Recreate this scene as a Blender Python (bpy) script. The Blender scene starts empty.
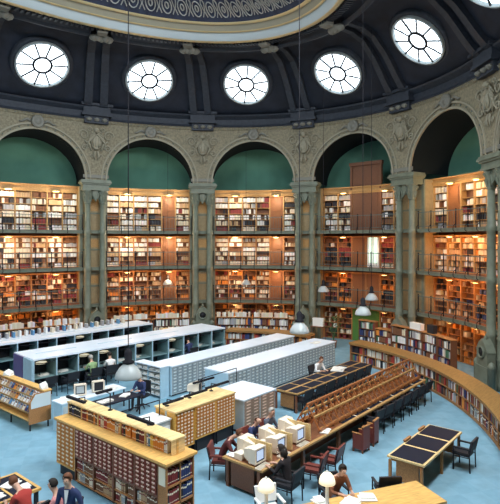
import bpy, math, random
from math import sin, cos, pi, atan2, hypot, radians
from mathutils import Vector, Matrix
random.seed(7)
scn = bpy.context.scene
COL = scn.collection

# ---------------------------------------------------------------- materials
def mat(name, col, rough=.6, metal=0., noise=0., scale=6., emit=None, strength=1., bump=0., wood=False, spec=.4):
    m = bpy.data.materials.new(name); m.use_nodes = True
    nt = m.node_tree; b = nt.nodes['Principled BSDF']
    b.inputs['Roughness'].default_value = rough; b.inputs['Metallic'].default_value = metal
    b.inputs['Specular IOR Level'].default_value = spec
    b.inputs['Base Color'].default_value = (*col, 1)
    if noise or wood:
        tc = nt.nodes.new('ShaderNodeTexCoord'); n = nt.nodes.new('ShaderNodeTexNoise')
        n.inputs['Scale'].default_value = scale; n.inputs['Detail'].default_value = 4
        src = tc.outputs['Object']
        if wood:
            mp = nt.nodes.new('ShaderNodeMapping'); mp.inputs['Scale'].default_value = (.6, 6, 6)
            nt.links.new(src, mp.inputs[0]); src = mp.outputs[0]
        nt.links.new(src, n.inputs['Vector'])
        r = nt.nodes.new('ShaderNodeValToRGB'); k = noise or .25
        r.color_ramp.elements[0].position = .3; r.color_ramp.elements[1].position = .7
        r.color_ramp.elements[0].color = (*[c*(1-k) for c in col], 1)
        r.color_ramp.elements[1].color = (*[min(1, c*(1+k)) for c in col], 1)
        nt.links.new(n.outputs['Fac'], r.inputs[0]); nt.links.new(r.outputs[0], b.inputs['Base Color'])
        if bump:
            bp = nt.nodes.new('ShaderNodeBump'); bp.inputs['Strength'].default_value = bump
            nt.links.new(n.outputs['Fac'], bp.inputs['Height']); nt.links.new(bp.outputs[0], b.inputs['Normal'])
    if emit:
        b.inputs['Emission Color'].default_value = (*emit, 1); b.inputs['Emission Strength'].default_value = strength
    return m

M = {}
def dm(k, *a, **kw): M[k] = mat(k, *a, **kw)
dm('iron', (.175, .195, .145), .45, noise=.15, scale=3)
dm('iron_dark', (.10, .14, .13), .45)
dm('stone', (.235, .205, .135), .7, noise=.3, scale=9, bump=.3)
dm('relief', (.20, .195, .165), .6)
dm('relief_pale', (.30, .275, .20), .6)  # paler tone for arch bands, shields and a crown band
dm('soffit', (.012, .016, .018), .95, spec=.1)  # near-black tone puts the shade under the arches into the colour
dm('green', (.085, .225, .165), .8, noise=.12, scale=.8)
dm('dome', (.015, .020, .034), .75, noise=.3, scale=1.5)
dm('dome_rib', (.030, .037, .052), .6, noise=.2)
dm('gold', (.62, .50, .27), .4, metal=.3)
dm('cream_band', (.42, .47, .48), .6)
dm('frieze', (.03, .04, .075), .7, noise=.3, scale=3)
dm('frieze_orn', (.36, .36, .34), .5)
dm('oak_counter', (.30, .165, .05), .5, wood=True)
dm('oak_bright', (.85, .44, .09), .5, wood=True)
dm('oak', (.74, .43, .13), .45, wood=True)
dm('oak_light', (.82, .58, .27), .5, wood=True)
dm('case', (.42, .19, .065), .5, wood=True)
dm('case_light', (.46, .27, .10), .5, wood=True)
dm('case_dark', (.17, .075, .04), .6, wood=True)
dm('panel_wood', (.26, .10, .035), .5, wood=True)
dm('pier_panel', (.34, .26, .14), .55, noise=.12)
dm('walnut', (.20, .075, .035), .4, wood=True)
dm('rack_wood', (.40, .145, .05), .35, wood=True)
dm('drawer_red', (.24, .05, .03), .6)
dm('drawer_gold', (.60, .22, .03), .5)
dm('drawer_brown', (.36, .24, .17), .55)
dm('drawer_blue', (.30, .38, .42), .5)
dm('label_white', (.88, .80, .62), .6)
dm('label_pink', (.85, .62, .50), .6)
dm('label_blue', (.66, .75, .78), .6)
dm('white_top', (.78, .87, .97), .4, noise=.04, scale=1.5)
dm('blue_panel', (.42, .62, .74), .5, noise=.06)
dm('purple_panel', (.13, .10, .26), .5)
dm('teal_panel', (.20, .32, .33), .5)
dm('steel', (.50, .56, .58), .45, noise=.06)
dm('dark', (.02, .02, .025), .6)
dm('black_pad', (.012, .016, .03), .6, spec=.15)
dm('black_metal', (.02, .02, .025), .7, spec=.1)
dm('white', (.85, .85, .82), .6)
dm('paper', (.86, .84, .78), .8)
dm('beige', (.84, .74, .60), .5)
dm('screen', (.45, .55, .70), .3, emit=(.55, .7, 1), strength=.5)
dm('key', (.62, .55, .44), .6)
dm('leather', (.17, .04, .03), .45)
dm('enamel', (.42, .46, .46), .35)
dm('enamel_in', (.9, .85, .75), .5)
dm('bulb', (1, .9, .7), .4, emit=(1, .75, .42), strength=14)
dm('lamp_glow', (1, .93, .74), .5, emit=(1, .88, .6), strength=.5)
dm('case_glow', (1, .7, .4), .5, emit=(1, .55, .18), strength=12)
dm('sky_glass', (.9, .95, 1), .3, emit=(.80, .92, 1), strength=3.2)
dm('boost_glass', (.9, .95, 1), .3, emit=(.93, .97, 1), strength=110)  # glow of out-of-view windows, boosted to brighten the room's left side
dm('top_glass', (.9, .95, 1), .3, emit=(.76, .89, 1), strength=4.5)
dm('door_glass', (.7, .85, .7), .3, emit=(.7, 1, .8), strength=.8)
dm('green_doorway', (.10, .24, .05), .6)
dm('skin', (.62, .36, .25), .6)
dm('grey_cloth', (.10, .11, .14), .9)
dm('blue_suit', (.035, .05, .13), .9)
dm('red_wool', (.40, .045, .035), .9)
dm('pink_cloth', (.62, .25, .25), .9)
dm('white_cloth', (.82, .80, .78), .9)
dm('green_cloth', (.28, .42, .20), .9)
dm('black_cloth', (.025, .02, .022), .9)
dm('maroon_cloth', (.10, .025, .025), .9)
dm('brown_cloth', (.30, .12, .06), .9)
dm('hair_dark', (.02, .014, .01), .7)
dm('hair_brown', (.14, .05, .02), .7)
dm('hair_grey', (.45, .42, .38), .8)
dm('eye', (.02, .02, .02), .3)
dm('plant', (.05, .14, .05), .7)
dm('terracotta', (.35, .14, .08), .7)
BOOKC = {'dark_red': (.22, .03, .03), 'brown': (.20, .085, .04), 'cream': (.74, .66, .52), 'white': (.80, .80, .78),
         'black': (.02, .02, .03), 'navy': (.03, .05, .16), 'blue': (.10, .26, .45), 'orange': (.75, .26, .04),
         'grey': (.35, .36, .38), 'green': (.06, .16, .09), 'red': (.50, .06, .04), 'tan': (.50, .33, .18), 'yellow': (.80, .52, .06)}
for k, c in BOOKC.items(): dm('book_'+k, c, .6)

def books_material():
    m = bpy.data.materials.new('shelved_books'); m.use_nodes = True; nt = m.node_tree
    b = nt.nodes['Principled BSDF']; a = nt.nodes.new('ShaderNodeAttribute'); a.attribute_name = 'binding'
    nt.links.new(a.outputs['Color'], b.inputs['Base Color']); b.inputs['Roughness'].default_value = .7
    return m
M['books'] = books_material()
def floor_material():
    m = bpy.data.materials.new('blue_carpet_tiles'); m.use_nodes = True; nt = m.node_tree
    b = nt.nodes['Principled BSDF']; tc = nt.nodes.new('ShaderNodeTexCoord')
    ch = nt.nodes.new('ShaderNodeTexChecker'); ch.inputs['Scale'].default_value = 1.6
    ch.inputs['Color1'].default_value = (.225, .43, .55, 1); ch.inputs['Color2'].default_value = (.25, .46, .58, 1)
    n = nt.nodes.new('ShaderNodeTexNoise'); n.inputs['Scale'].default_value = 3; n.inputs['Detail'].default_value = 6
    mx = nt.nodes.new('ShaderNodeMixRGB'); mx.blend_type = 'MULTIPLY'; mx.inputs[0].default_value = .35
    mpn = nt.nodes.new('ShaderNodeMapping'); mpn.inputs['Rotation'].default_value = (0, 0, .6)
    nt.links.new(tc.outputs['Object'], mpn.inputs[0]); nt.links.new(mpn.outputs[0], ch.inputs['Vector'])
    nt.links.new(tc.outputs['Object'], n.inputs['Vector'])
    nt.links.new(ch.outputs['Color'], mx.inputs[1]); nt.links.new(n.outputs['Fac'], mx.inputs[2])
    nt.links.new(mx.outputs[0], b.inputs['Base Color']); b.inputs['Roughness'].default_value = .75
    return m
M['carpet'] = floor_material()

# ---------------------------------------------------------------- mesh helpers
class MB:
    def __init__(s, mats='white'):
        s.v = []; s.f = []; s.mi = []; s.sm = []; s.mats = []; s.cur = 0; s.mat(mats if isinstance(mats, str) else mats[0]); s.col = []
    def mat(s, k):
        if k not in s.mats: s.mats.append(k)
        s.cur = s.mats.index(k); return s
    def add(s, vs, fs, smooth=False):
        o = len(s.v); s.v += [tuple(p) for p in vs]
        for f in fs: s.f.append([o+i for i in f]); s.mi.append(s.cur); s.sm.append(smooth)
        return s
    def hexa(s, p):
        return s.add(p, [(0, 3, 2, 1), (4, 5, 6, 7), (0, 1, 5, 4), (1, 2, 6, 5), (2, 3, 7, 6), (3, 0, 4, 7)])
    def box(s, x0, x1, y0, y1, z0, z1):
        return s.hexa([(x0, y0, z0), (x1, y0, z0), (x1, y1, z0), (x0, y1, z0), (x0, y0, z1), (x1, y0, z1), (x1, y1, z1), (x0, y1, z1)])
    def cbox(s, x, y, z, w, d, h, rz=0):
        c_, s_ = cos(rz), sin(rz); P = []
        for zz in (z, z+h):
            for a, b in ((-w/2, -d/2), (w/2, -d/2), (w/2, d/2), (-w/2, d/2)): P.append((x+a*c_-b*s_, y+a*s_+b*c_, zz))
        return s.hexa(P)
    def tube(s, pts, r, n=8, closed=False, caps=True):
        pts = [Vector(p) for p in pts]; N = len(pts); rs = r if isinstance(r, (list, tuple)) else [r]*N
        vs = []; up0 = None
        for i, p in enumerate(pts):
            a = pts[(i-1) % N] if (i or closed) else p; b = pts[(i+1) % N] if (i < N-1 or closed) else p
            d = (b-a).normalized()
            u = d.orthogonal().normalized() if up0 is None else (up0-d*up0.dot(d)).normalized()
            up0 = u; w = d.cross(u)
            for k in range(n): t = 2*pi*k/n; vs.append(p+(u*cos(t)+w*sin(t))*rs[i])
        fs = []
        for i in range(N if closed else N-1):
            j = (i+1) % N
            for k in range(n): k2 = (k+1) % n; fs.append((i*n+k, i*n+k2, j*n+k2, j*n+k))
        if caps and not closed: fs += [tuple(range(n))[::-1], tuple((N-1)*n+k for k in range(n))]
        return s.add(vs, fs, n > 5)
    def lathe(s, prof, c=(0, 0, 0), n=20, sx=1, sy=1, M4=None, sm=True, cap=True):
        vs = []
        for r, z in prof:
            for k in range(n):
                t = 2*pi*k/n; p = Vector((r*cos(t)*sx, r*sin(t)*sy, z))
                if M4: p = M4 @ p
                vs.append((p[0]+c[0], p[1]+c[1], p[2]+c[2]))
        fs = []
        for i in range(len(prof)-1):
            for k in range(n): k2 = (k+1) % n; fs.append((i*n+k, i*n+k2, (i+1)*n+k2, (i+1)*n+k))
        if cap and prof[0][0] > 1e-4: fs.append(tuple(range(n))[::-1])
        if cap and prof[-1][0] > 1e-4: fs.append(tuple((len(prof)-1)*n+k for k in range(n)))
        return s.add(vs, fs, sm)
    def build(s, name, parent=None, label=None, kind=None, rel=False, base=None, **props):
        """verts are local to the parent; rel=True: verts are world coordinates, the parent has no rotation"""
        off = Vector((0, 0, 0))
        if rel and parent: off = Vector((base or parent).location)
        me = bpy.data.meshes.new(name); me.from_pydata([tuple(Vector(v)-off) for v in s.v] if rel else s.v, [], s.f)
        for k in s.mats: me.materials.append(M[k])
        me.polygons.foreach_set('material_index', s.mi); me.polygons.foreach_set('use_smooth', s.sm); me.update()
        o = bpy.data.objects.new(name, me); COL.objects.link(o)
        if parent: o.parent = parent
        if label: o['label'] = label
        if kind: o['kind'] = kind
        for a, b in props.items(): o[a] = b
        return o

def thing(name, label, cat, loc=(0, 0, 0), rz=0, group=None):
    o = bpy.data.objects.new(name, None); COL.objects.link(o); o.location = loc; o.rotation_euler = (0, 0, rz)
    o.empty_display_size = .2; o['label'] = label; o['category'] = cat
    if group: o['group'] = group
    return o
KIDS = {}
def kids(o): return [c for c in o.children]
def dup(root, loc, rz, label, group=None):
    r = root.copy(); COL.objects.link(r); r.location = loc; r.rotation_euler = (0, 0, rz); r['label'] = label
    if group: r['group'] = group
    for ch in kids(root):
        c = ch.copy(); COL.objects.link(c); c.parent = r
        for g in kids(ch):
            d = g.copy(); COL.objects.link(d); d.parent = c
    return r
def tag(o, label, cat, group=None):
    o['label'] = label; o['category'] = cat
    if group: o['group'] = group
    return o

# ---------------------------------------------------------------- the oval
A, B = 20.51, 15.15
NT = 4096
_s = [0.]; _px, _py = A, 0.
for i in range(1, NT+1):
    t = 2*pi*i/NT; x, y = A*cos(t), B*sin(t); _s.append(_s[-1]+hypot(x-_px, y-_py)); _px, _py = x, y
LEN = _s[-1]; LB = LEN/16
import bisect
def t_of(s):
    s = s % LEN; i = min(NT-1, max(0, bisect.bisect_right(_s, s)-1)); k = (s-_s[i])/(_s[i+1]-_s[i]); return 2*pi*(i+k)/NT
def P(s, off=0., z=0.):
    t = t_of(s); x, y = A*cos(t), B*sin(t); nx, ny = cos(t)/A, sin(t)/B; l = hypot(nx, ny)
    return Vector((x+nx/l*off, y+ny/l*off, z))
def heading(s):                       # rotation that turns local -Y towards the room's centre
    t = t_of(s); nx, ny = cos(t)/A, sin(t)/B; return atan2(ny, nx)-pi/2
def Q(t, d, z): return Vector(((A-d)*cos(t), (B-d)*sin(t), z))
def bbox(mb, s0, s1, o0, o1, z0, z1, n=1):
    """box that follows the oval"""
    vs = []
    for i in range(n+1):
        s = s0+(s1-s0)*i/n
        vs += [P(s, o0, z0), P(s, o1, z0), P(s, o1, z1), P(s, o0, z1)]
    fs = []
    for i in range(n):
        a = i*4; b = a+4
        for k in range(4): fs.append((a+k, b+k, b+(k+1) % 4, a+(k+1) % 4))
    fs += [(0, 1, 2, 3), (n*4+3, n*4+2, n*4+1, n*4)]
    return mb.add(vs, fs)
def loft(mb, prof, s0=0, s1=None, n=192, closed=False, ell=False, sm=True):
    """profile of (off,z) swept round the oval; ell: (d,z) on inward ellipses"""
    full = s1 is None; s1 = LEN if full else s1; N = n if full else n+1; m = len(prof); vs = []
    for i in range(N):
        s = s0+(s1-s0)*i/n
        for o, z in prof: vs.append(Q(t_of(s), o, z) if ell else P(s, o, z))
    fs = []
    for i in range(n):
        j = (i+1) % N
        for k in range(m if closed else m-1): k2 = (k+1) % m; fs.append((i*m+k, j*m+k, j*m+k2, i*m+k2))
    if closed and not full: fs += [tuple(range(m)), tuple((N-1)*m+k for k in range(m))[::-1]]
    return mb.add(vs, fs, sm)
def struct(mb, name, label=None, parent=None, rel=False): return mb.build(name, parent, label, 'structure', rel)

Z = [0., 2.5, 4.85, 7.22]            # floor and the three galleries
SPR = 10.45                          # springing of the arches
VIS = (-2, -1, 0, 1, 2, 3, 4)
BAYN = {4: 'far left bay', 3: 'leftmost full bay', 2: 'second bay from the left', 1: 'third bay from the left', 0: 'dark doorway bay', -1: 'glowing right-hand bay', -2: 'near right bay'}
LVN = ['at floor level', 'on the first gallery', 'on the second gallery', 'on the top gallery']

# floor, back wall, tympanum
mb = MB('carpet'); N = 96
mb.add([P(LEN*i/N, 2.1, 0) for i in range(N)], [tuple(range(N))]); struct(mb, 'floor', 'pale blue carpet tiles')
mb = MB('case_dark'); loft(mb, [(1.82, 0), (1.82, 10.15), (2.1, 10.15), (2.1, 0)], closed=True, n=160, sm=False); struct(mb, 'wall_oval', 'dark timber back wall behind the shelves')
mb = MB('green'); loft(mb, [(2.8, 10.15), (2.8, 14.4), (3.0, 14.4), (3.0, 10.15)], closed=True, n=160, sm=False); struct(mb, 'wall_upper', 'sea green wall inside the arches')

# arcade wall, one bay each
R0 = 2.86; HT = 14.05
def arch_bay(m, name='wall_arcade'):
    mb = MB('stone'); N = 36; sc = m*LB; W = LB/2
    def ring(r, th): return (r*cos(th), r*sin(th))
    inn = []; out = []
    for i in range(N+1):
        th = pi*i/N; inn.append(ring(R0, th))
        c_, s_ = cos(th), sin(th); k = min(W/abs(c_) if abs(c_) > 1e-6 else 99, (HT-SPR)/s_ if s_ > 1e-6 else 99); out.append((c_*k, s_*k))
    corner = atan2(HT-SPR, W)
    for (front, offv) in ((True, -.28), (False, .45)):
        vs = [P(sc+a, offv, SPR+b) for a, b in inn]+[P(sc+a, offv, SPR+b) for a, b in out]
        fs = []
        for i in range(N):
            f = [i, i+1, N+1+i+1, N+1+i]
            t0, t1 = pi*i/N, pi*(i+1)/N
            for cr, cx_ in ((corner, W), (pi-corner, -W)):
                if t0 < cr < t1: vs.append(P(sc+cx_, offv, HT)); f = [i, i+1, N+1+i+1, len(vs)-1, N+1+i]
            fs.append(tuple(f if not front else f[::-1]))
        mb.add(vs, fs)
    w = struct(mb, name)
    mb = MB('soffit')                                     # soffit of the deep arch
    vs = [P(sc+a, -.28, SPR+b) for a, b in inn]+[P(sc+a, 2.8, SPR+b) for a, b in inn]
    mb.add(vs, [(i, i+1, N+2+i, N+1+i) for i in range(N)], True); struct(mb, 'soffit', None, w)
    mb = MB('relief_pale')                                 # moulded band round the opening
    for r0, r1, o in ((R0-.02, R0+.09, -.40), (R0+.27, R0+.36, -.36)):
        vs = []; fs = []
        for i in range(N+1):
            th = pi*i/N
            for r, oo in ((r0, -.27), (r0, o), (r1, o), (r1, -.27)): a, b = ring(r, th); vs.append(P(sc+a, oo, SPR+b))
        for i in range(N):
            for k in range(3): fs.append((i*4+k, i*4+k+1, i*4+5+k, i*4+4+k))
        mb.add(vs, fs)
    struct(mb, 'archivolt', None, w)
    mb = MB('iron_dark')
    for i in range(2, 35, 2):
        th = pi*i/36; a, b = ring(R0+.18, th); p = P(sc+a, -.31, SPR+b); mb.lathe([(0, -.05), (.055, 0), (0, .05)], p, 6)
    struct(mb, 'rosette_row', None, w)
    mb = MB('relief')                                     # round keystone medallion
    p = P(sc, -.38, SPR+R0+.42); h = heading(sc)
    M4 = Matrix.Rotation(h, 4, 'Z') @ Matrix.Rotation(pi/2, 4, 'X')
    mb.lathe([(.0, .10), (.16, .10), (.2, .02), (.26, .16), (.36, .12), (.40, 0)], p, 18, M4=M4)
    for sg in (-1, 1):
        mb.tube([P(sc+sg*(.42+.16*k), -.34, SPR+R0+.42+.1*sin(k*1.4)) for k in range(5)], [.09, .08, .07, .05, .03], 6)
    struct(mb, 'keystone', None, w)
    return w
for m in range(-8, 8): arch_bay(m)

# paired columns with their entablature, pedestal and the spandrel ornament
def scroll(mb, s, z, sg, r=.26, off=-.36, turns=1.4, th=.05):
    pts = []
    for i in range(15):
        a = i/14*turns*2*pi; rr = r*(1-.75*i/14); pts.append(P(s+sg*(rr*cos(a)), off, z+rr*sin(a)))
    mb.tube(pts, [th*(1-.4*i/14) for i in range(15)], 5)
def column_pair(k):
    s = (k+.5)*LB; p0 = P(s, 0, 0); h = heading(s)
    e = thing('column', 'pair of slender grey green iron columns', 'column', p0, h); e['kind'] = 'structure'; del e['category']
    for sg in (-1, 1):
        mb = MB('iron')
        mb.lathe([(.30, 0), (.30, .35), (.26, .4), (.26, 1.3), (.30, 1.36), (.24, 1.45), (.22, 2.2), (.26, 2.28), (.21, 2.36), (.20, 4.6), (.235, 4.66), (.235, 4.86), (.195, 4.95),
                  (.19, 7.0), (.23, 7.06), (.23, 7.26), (.185, 7.34), (.165, 8.95)], (sg*.47, 0, 0), 16)
        c = mb.build('shaft', e)
        mb = MB('iron')                                   # leafy capital
        mb.lathe([(.17, 8.93), (.22, 8.97), (.18, 9.03), (.19, 9.3), (.30, 9.72), (.34, 9.8)], (sg*.47, 0, 0), 16)
        for i in range(8):
            a = 2*pi*i/8; x, y = cos(a), sin(a)
            for z0, z1, rr in ((9.05, 9.4, .28), (9.3, 9.68, .36)):
                mb.tube([(sg*.47+x*.18, y*.18, z0), (sg*.47+x*.24, y*.24, (z0+z1)/2+.05), (sg*.47+x*rr, y*rr, z1), (sg*.47+x*rr*.95, y*rr*.95, z1-.08)], [.05, .05, .04, .02], 5)
        mb.build('capital', e)
    mb = MB('iron')
    for w, y0, z0, z1 in ((.84, -.34, 9.8, 9.9), (.80, -.30, 9.9, 10.15), (.88, -.38, 10.15, 10.25), (.95, -.46, 10.25, 10.36), (.90, -.40, 10.36, 10.46)):
        mb.box(-w, w, y0, .62, z0, z1)
    mb.build('entablature', e)
    mb = MB('iron'); mb.box(-.16, .16, -.15, .2, 9.25, 9.8); mb.tube([(-.3, -.12, 9.75), (-.15, -.16, 9.45), (0, -.2, 9.1), (.15, -.16, 9.45), (.3, -.12, 9.75)], .06, 6); mb.build('pendant_bracket', e)
    # ornamental stove-like pedestal with gabled head and round medallion between the feet
    mb = MB('iron')
    mb.box(-.55, .55, -.75, -.32, 0, 1.0); mb.box(-.46, .46, -.70, -.32, 1.0, 1.65)
    mb.add([(-.5, -.72, 1.65), (.5, -.72, 1.65), (.28, -.72, 2.0), (0, -.72, 2.22), (-.28, -.72, 2.0), (-.5, -.32, 1.65), (.5, -.32, 1.65), (.28, -.32, 2.0), (0, -.32, 2.22), (-.28, -.32, 2.0)],
           [(0, 1, 2, 3, 4), (9, 8, 7, 6, 5), (0, 5, 6, 1), (1, 6, 7, 2), (2, 7, 8, 3), (3, 8, 9, 4), (4, 9, 5, 0)])
    mb.lathe([(.05, 2.15), (.09, 2.25), (.04, 2.34), (0, 2.42)], (0, -.52, 0), 8)
    for sg in (-1, 1): mb.lathe([(.16, 0), (.16, 1.0), (.2, 1.05), (.12, 1.2), (0, 1.3)], (sg*.6, -.58, 0), 10)
    pd = mb.build('pedestal', e)
    mb = MB('iron'); M4 = Matrix.Translation((0, -.71, 1.62)) @ Matrix.Rotation(pi/2, 4, 'X')
    mb.lathe([(.27, 0), (.29, .06), (.22, .08), (.20, .03)], (0, 0, 0), 18, M4=M4); mb.mat('dark'); mb.lathe([(.2, .035), (0, .04)], (0, 0, 0), 18, M4=M4)
    mb.build('medallion', e)
    # spandrel ornament on the wall above
    mb = MB('relief_pale')
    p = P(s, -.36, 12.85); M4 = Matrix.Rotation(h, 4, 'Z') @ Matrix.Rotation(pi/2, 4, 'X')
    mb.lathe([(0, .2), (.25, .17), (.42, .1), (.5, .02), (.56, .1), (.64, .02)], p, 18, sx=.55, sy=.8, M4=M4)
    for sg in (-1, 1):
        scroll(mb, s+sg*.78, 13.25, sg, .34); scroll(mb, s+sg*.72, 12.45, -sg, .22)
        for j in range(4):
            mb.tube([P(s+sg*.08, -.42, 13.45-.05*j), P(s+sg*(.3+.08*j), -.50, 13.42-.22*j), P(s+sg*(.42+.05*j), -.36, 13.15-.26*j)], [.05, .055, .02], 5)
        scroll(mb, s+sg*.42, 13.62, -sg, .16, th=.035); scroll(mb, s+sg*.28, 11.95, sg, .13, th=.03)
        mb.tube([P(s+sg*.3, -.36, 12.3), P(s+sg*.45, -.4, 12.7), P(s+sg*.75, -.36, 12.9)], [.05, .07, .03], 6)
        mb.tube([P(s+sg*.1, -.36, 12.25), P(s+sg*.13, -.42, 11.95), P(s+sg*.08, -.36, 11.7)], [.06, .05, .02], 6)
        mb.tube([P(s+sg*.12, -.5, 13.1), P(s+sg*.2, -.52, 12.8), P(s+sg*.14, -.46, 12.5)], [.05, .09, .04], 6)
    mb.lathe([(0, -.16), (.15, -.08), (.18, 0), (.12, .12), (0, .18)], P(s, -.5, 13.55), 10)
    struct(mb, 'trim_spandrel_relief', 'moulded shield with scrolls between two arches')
    mb = MB('dome_rib')                                   # corbel block carrying the dome ribs
    for w, o, z0, z1 in ((.75, -.55, 14.0, 14.45), (.95, -.75, 14.45, 14.62), (.85, -.68, 14.62, 15.05), (1.0, -.85, 15.05, 15.2)):
        bbox(mb, s-w, s+w, o, .3, z0, z1)
    mb.mat('relief')
    for sg in (-1, 0, 1): mb.lathe([(0, -.14), (.15, -.07), (.19, 0), (.15, .07), (0, .14)], P(s+sg*.48, -.6, 14.22), 9)
    bbox(mb, s-.8, s+.8, -.34, -.27, SPR+.12, SPR+.32)
    struct(mb, 'trim_corbel', 'heavy corbel under the paired dome ribs')
for k in range(-8, 8): column_pair(k)

# piers behind the columns
for k in range(-8, 8):
    s = (k+.5)*LB; lit = 'pier_panel'
    mb = MB(lit); bbox(mb, s-.82, s+.82, .62, 1.8, 0, 10.1)
    mb.mat('iron')
    for sg in (-1, 1): bbox(mb, s+sg*.76-.09, s+sg*.76+.09, .55, .66, 0, 10.1)
    for i in range(4):
        z0, z1 = Z[i], (Z+[9.95])[i+1]
        bbox(mb, s-.8, s+.8, .56, .64, z1-.45, z1-.25); bbox(mb, s-.8, s+.8, .57, .64, z0+1.1, z0+1.2)
    mb.mat('case_light')
    for i in range(4): bbox(mb, s-.3, s+.3, .59, .64, Z[i]+1.3, (Z+[9.95])[i+1]-.55)
    struct(mb, 'pillar', 'panelled timber pier behind a column pair')

# cornice round the room
for mt, prof, nm in (('stone', [(.45, 14.05), (-.30, 14.05), (-.36, 14.12), (-.30, 14.2), (-.34, 14.25)], 'trim_frieze'),
                     ('dome_rib', [(-.34, 14.25), (-.40, 14.3), (-.32, 14.42), (-.30, 14.78), (-.42, 14.84), (-.62, 14.95), (-.66, 15.03), (-.60, 15.06), (.0, 15.06)], 'trim_cornice')):
    mb = MB(mt); loft(mb, prof, n=256, sm=False)
    struct(mb, nm)
mb = MB('relief')
for i in range(16*14): mb.lathe([(0, -.05), (.07, 0), (0, .05)], P(LEN*(i+.5)/224, -.34, 14.17), 5)
struct(mb, 'trim_bead_row')

# dome
DP = [(-.35, 14.95), (.2, 15.02), (.95, 15.42), (2.1, 16.80), (3.2, 17.68), (4.1, 17.90), (5.2, 17.90), (6.0, 17.84), (6.95, 17.70)]
mb = MB('dome'); loft(mb, DP, n=192, ell=True); struct(mb, 'ceiling_dome', 'dark slate coved dome')
def dprof(d):
    for (a, b), (c, e) in zip(DP, DP[1:]):
        if d <= c: return b+(e-b)*(d-a)/(c-a)
    return DP[-1][1]
for mt, prof in (('gold', [(6.85, 17.70), (6.85, 17.5), (7.0, 17.42), (7.15, 17.48)]), ('cream_band', [(7.15, 17.48), (7.3, 17.62), (7.42, 17.84)]),
                 ('gold', [(7.42, 17.84), (7.50, 17.80), (7.58, 17.86)]), ('relief_pale', [(7.58, 17.86), (7.72, 17.98), (7.82, 18.1)]),
                 ('gold', [(7.82, 18.1), (7.92, 18.06), (8.02, 18.16)]), ('frieze', [(8.02, 18.16), (8.6, 18.5), (9.4, 18.8), (10.3, 18.95)])):
    mb = MB(mt); loft(mb, prof, n=192, ell=True); struct(mb, 'trim_ring')
mb = MB('frieze_orn')
for i in range(72):                                       # gilt loops round the crown
    tc_ = 2*pi*(i+.5)/72
    def fz(dt, d): return Q(tc_+dt, d, 18.12+.34*(d-8.0)/.6 if d < 8.6 else 18.46+.3*(d-8.6)/.8)
    mb.tube([fz(.026*cos(a), 8.75+.45*sin(a)) for a in [2*pi*j/14 for j in range(14)]], .035, 4, closed=True)
    mb.tube([fz(.010*cos(a), 8.75+.2*sin(a)) for a in [2*pi*j/8 for j in range(8)]], .04, 4, closed=True)
    for sg in (-1, 1): mb.tube([fz(sg*.030, 8.3), fz(sg*.042, 8.6), fz(sg*.032, 9.1), fz(sg*.042, 9.4)], .03, 4)
struct(mb, 'trim_crown_ornament', 'looping ornament on dark blue frieze')
mb = MB('top_glass'); N = 64
mb.add([Q(2*pi*i/N, 10.3, 18.97) for i in range(N)], [tuple(range(N))[::-1]]); w = struct(mb, 'window_1', 'oval skylight in the crown of the dome')
mb = MB('black_metal')
for i in range(-9, 10, 3): mb.tube([(i, -4.6*math.sqrt(max(0, 1-(i/10.2)**2)), 18.92), (i, 4.6*math.sqrt(max(0, 1-(i/10.2)**2)), 18.92)], .04, 4)
struct(mb, 'window_frame', None, w)
# brackets in the dome under the ring and panel mouldings
mb = MB('dome_rib'); 
for i in range(320):
    t = 2*pi*i/320; mb.add([Q(t, 6.3, 17.64), Q(t+.009, 6.3, 17.64), Q(t+.009, 6.75, 17.64), Q(t, 6.75, 17.64), Q(t, 6.3, 17.5), Q(t+.009, 6.3, 17.5), Q(t+.009, 6.75, 17.45), Q(t, 6.75, 17.45)],
                           [(0, 1, 5, 4), (1, 2, 6, 5), (2, 3, 7, 6), (3, 0, 4, 7), (4, 5, 6, 7)])
struct(mb, 'trim_dentils')
mb = MB('dome_rib')
loft(mb, [(5.4, 17.6), (5.45, 17.5), (5.6, 17.48), (5.7, 17.62)], n=192, ell=True); loft(mb, [(.05, 15.2), (.1, 15.1), (.3, 15.2), (.3, 15.4)], n=192, ell=True)
struct(mb, 'trim_dome_moulding')
for k in range(-8, 8):
    s = (k+.5)*LB; t = t_of(s); tl = [t_of(s+g*.5) for g in (-1, 1)]
    mb = MB('dome_rib')
    for tt in tl:
        pts = []; 
        wd = .24/LB*(2*pi/16)
        vs = []; ds = [-.1+5.6*i/12 for i in range(13)]
        for d in ds:
            z = dprof(d)
            for dt, dz, dd in ((-wd, .05, 0), (-wd, -.22, .16), (wd, -.22, .16), (wd, .05, 0)): vs.append(Q(tt+dt, d+dd, z+dz))
        fs = []
        for i in range(12):
            for q in range(3): fs.append((i*4+q, i*4+q+1, i*4+5+q, i*4+4+q))
        mb.add(vs, fs)
    mb.mat('relief')
    for tt in tl:
        for d in (.2, 5.2): mb.lathe([(0, -.16), (.16, -.06), (.2, 0), (.16, .08), (0, .16)], Q(tt, d+.2, dprof(d)-.25), 8)
    for j in range(5): mb.lathe([(0, -.2), (.2, -.1), (.27, 0), (.2, .12), (0, .2)], Q(t+(j-2)*.014, 5.75+.12*(j % 2), 17.38), 8)
    mb.mat('relief')
    bb = Q(t, 6.45, 17.45); mb.cbox(bb.x, bb.y, 17.35, .5, .5, .25, t)
    struct(mb, 'trim_dome_rib', 'pair of curved ribs climbing the dome')
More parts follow.
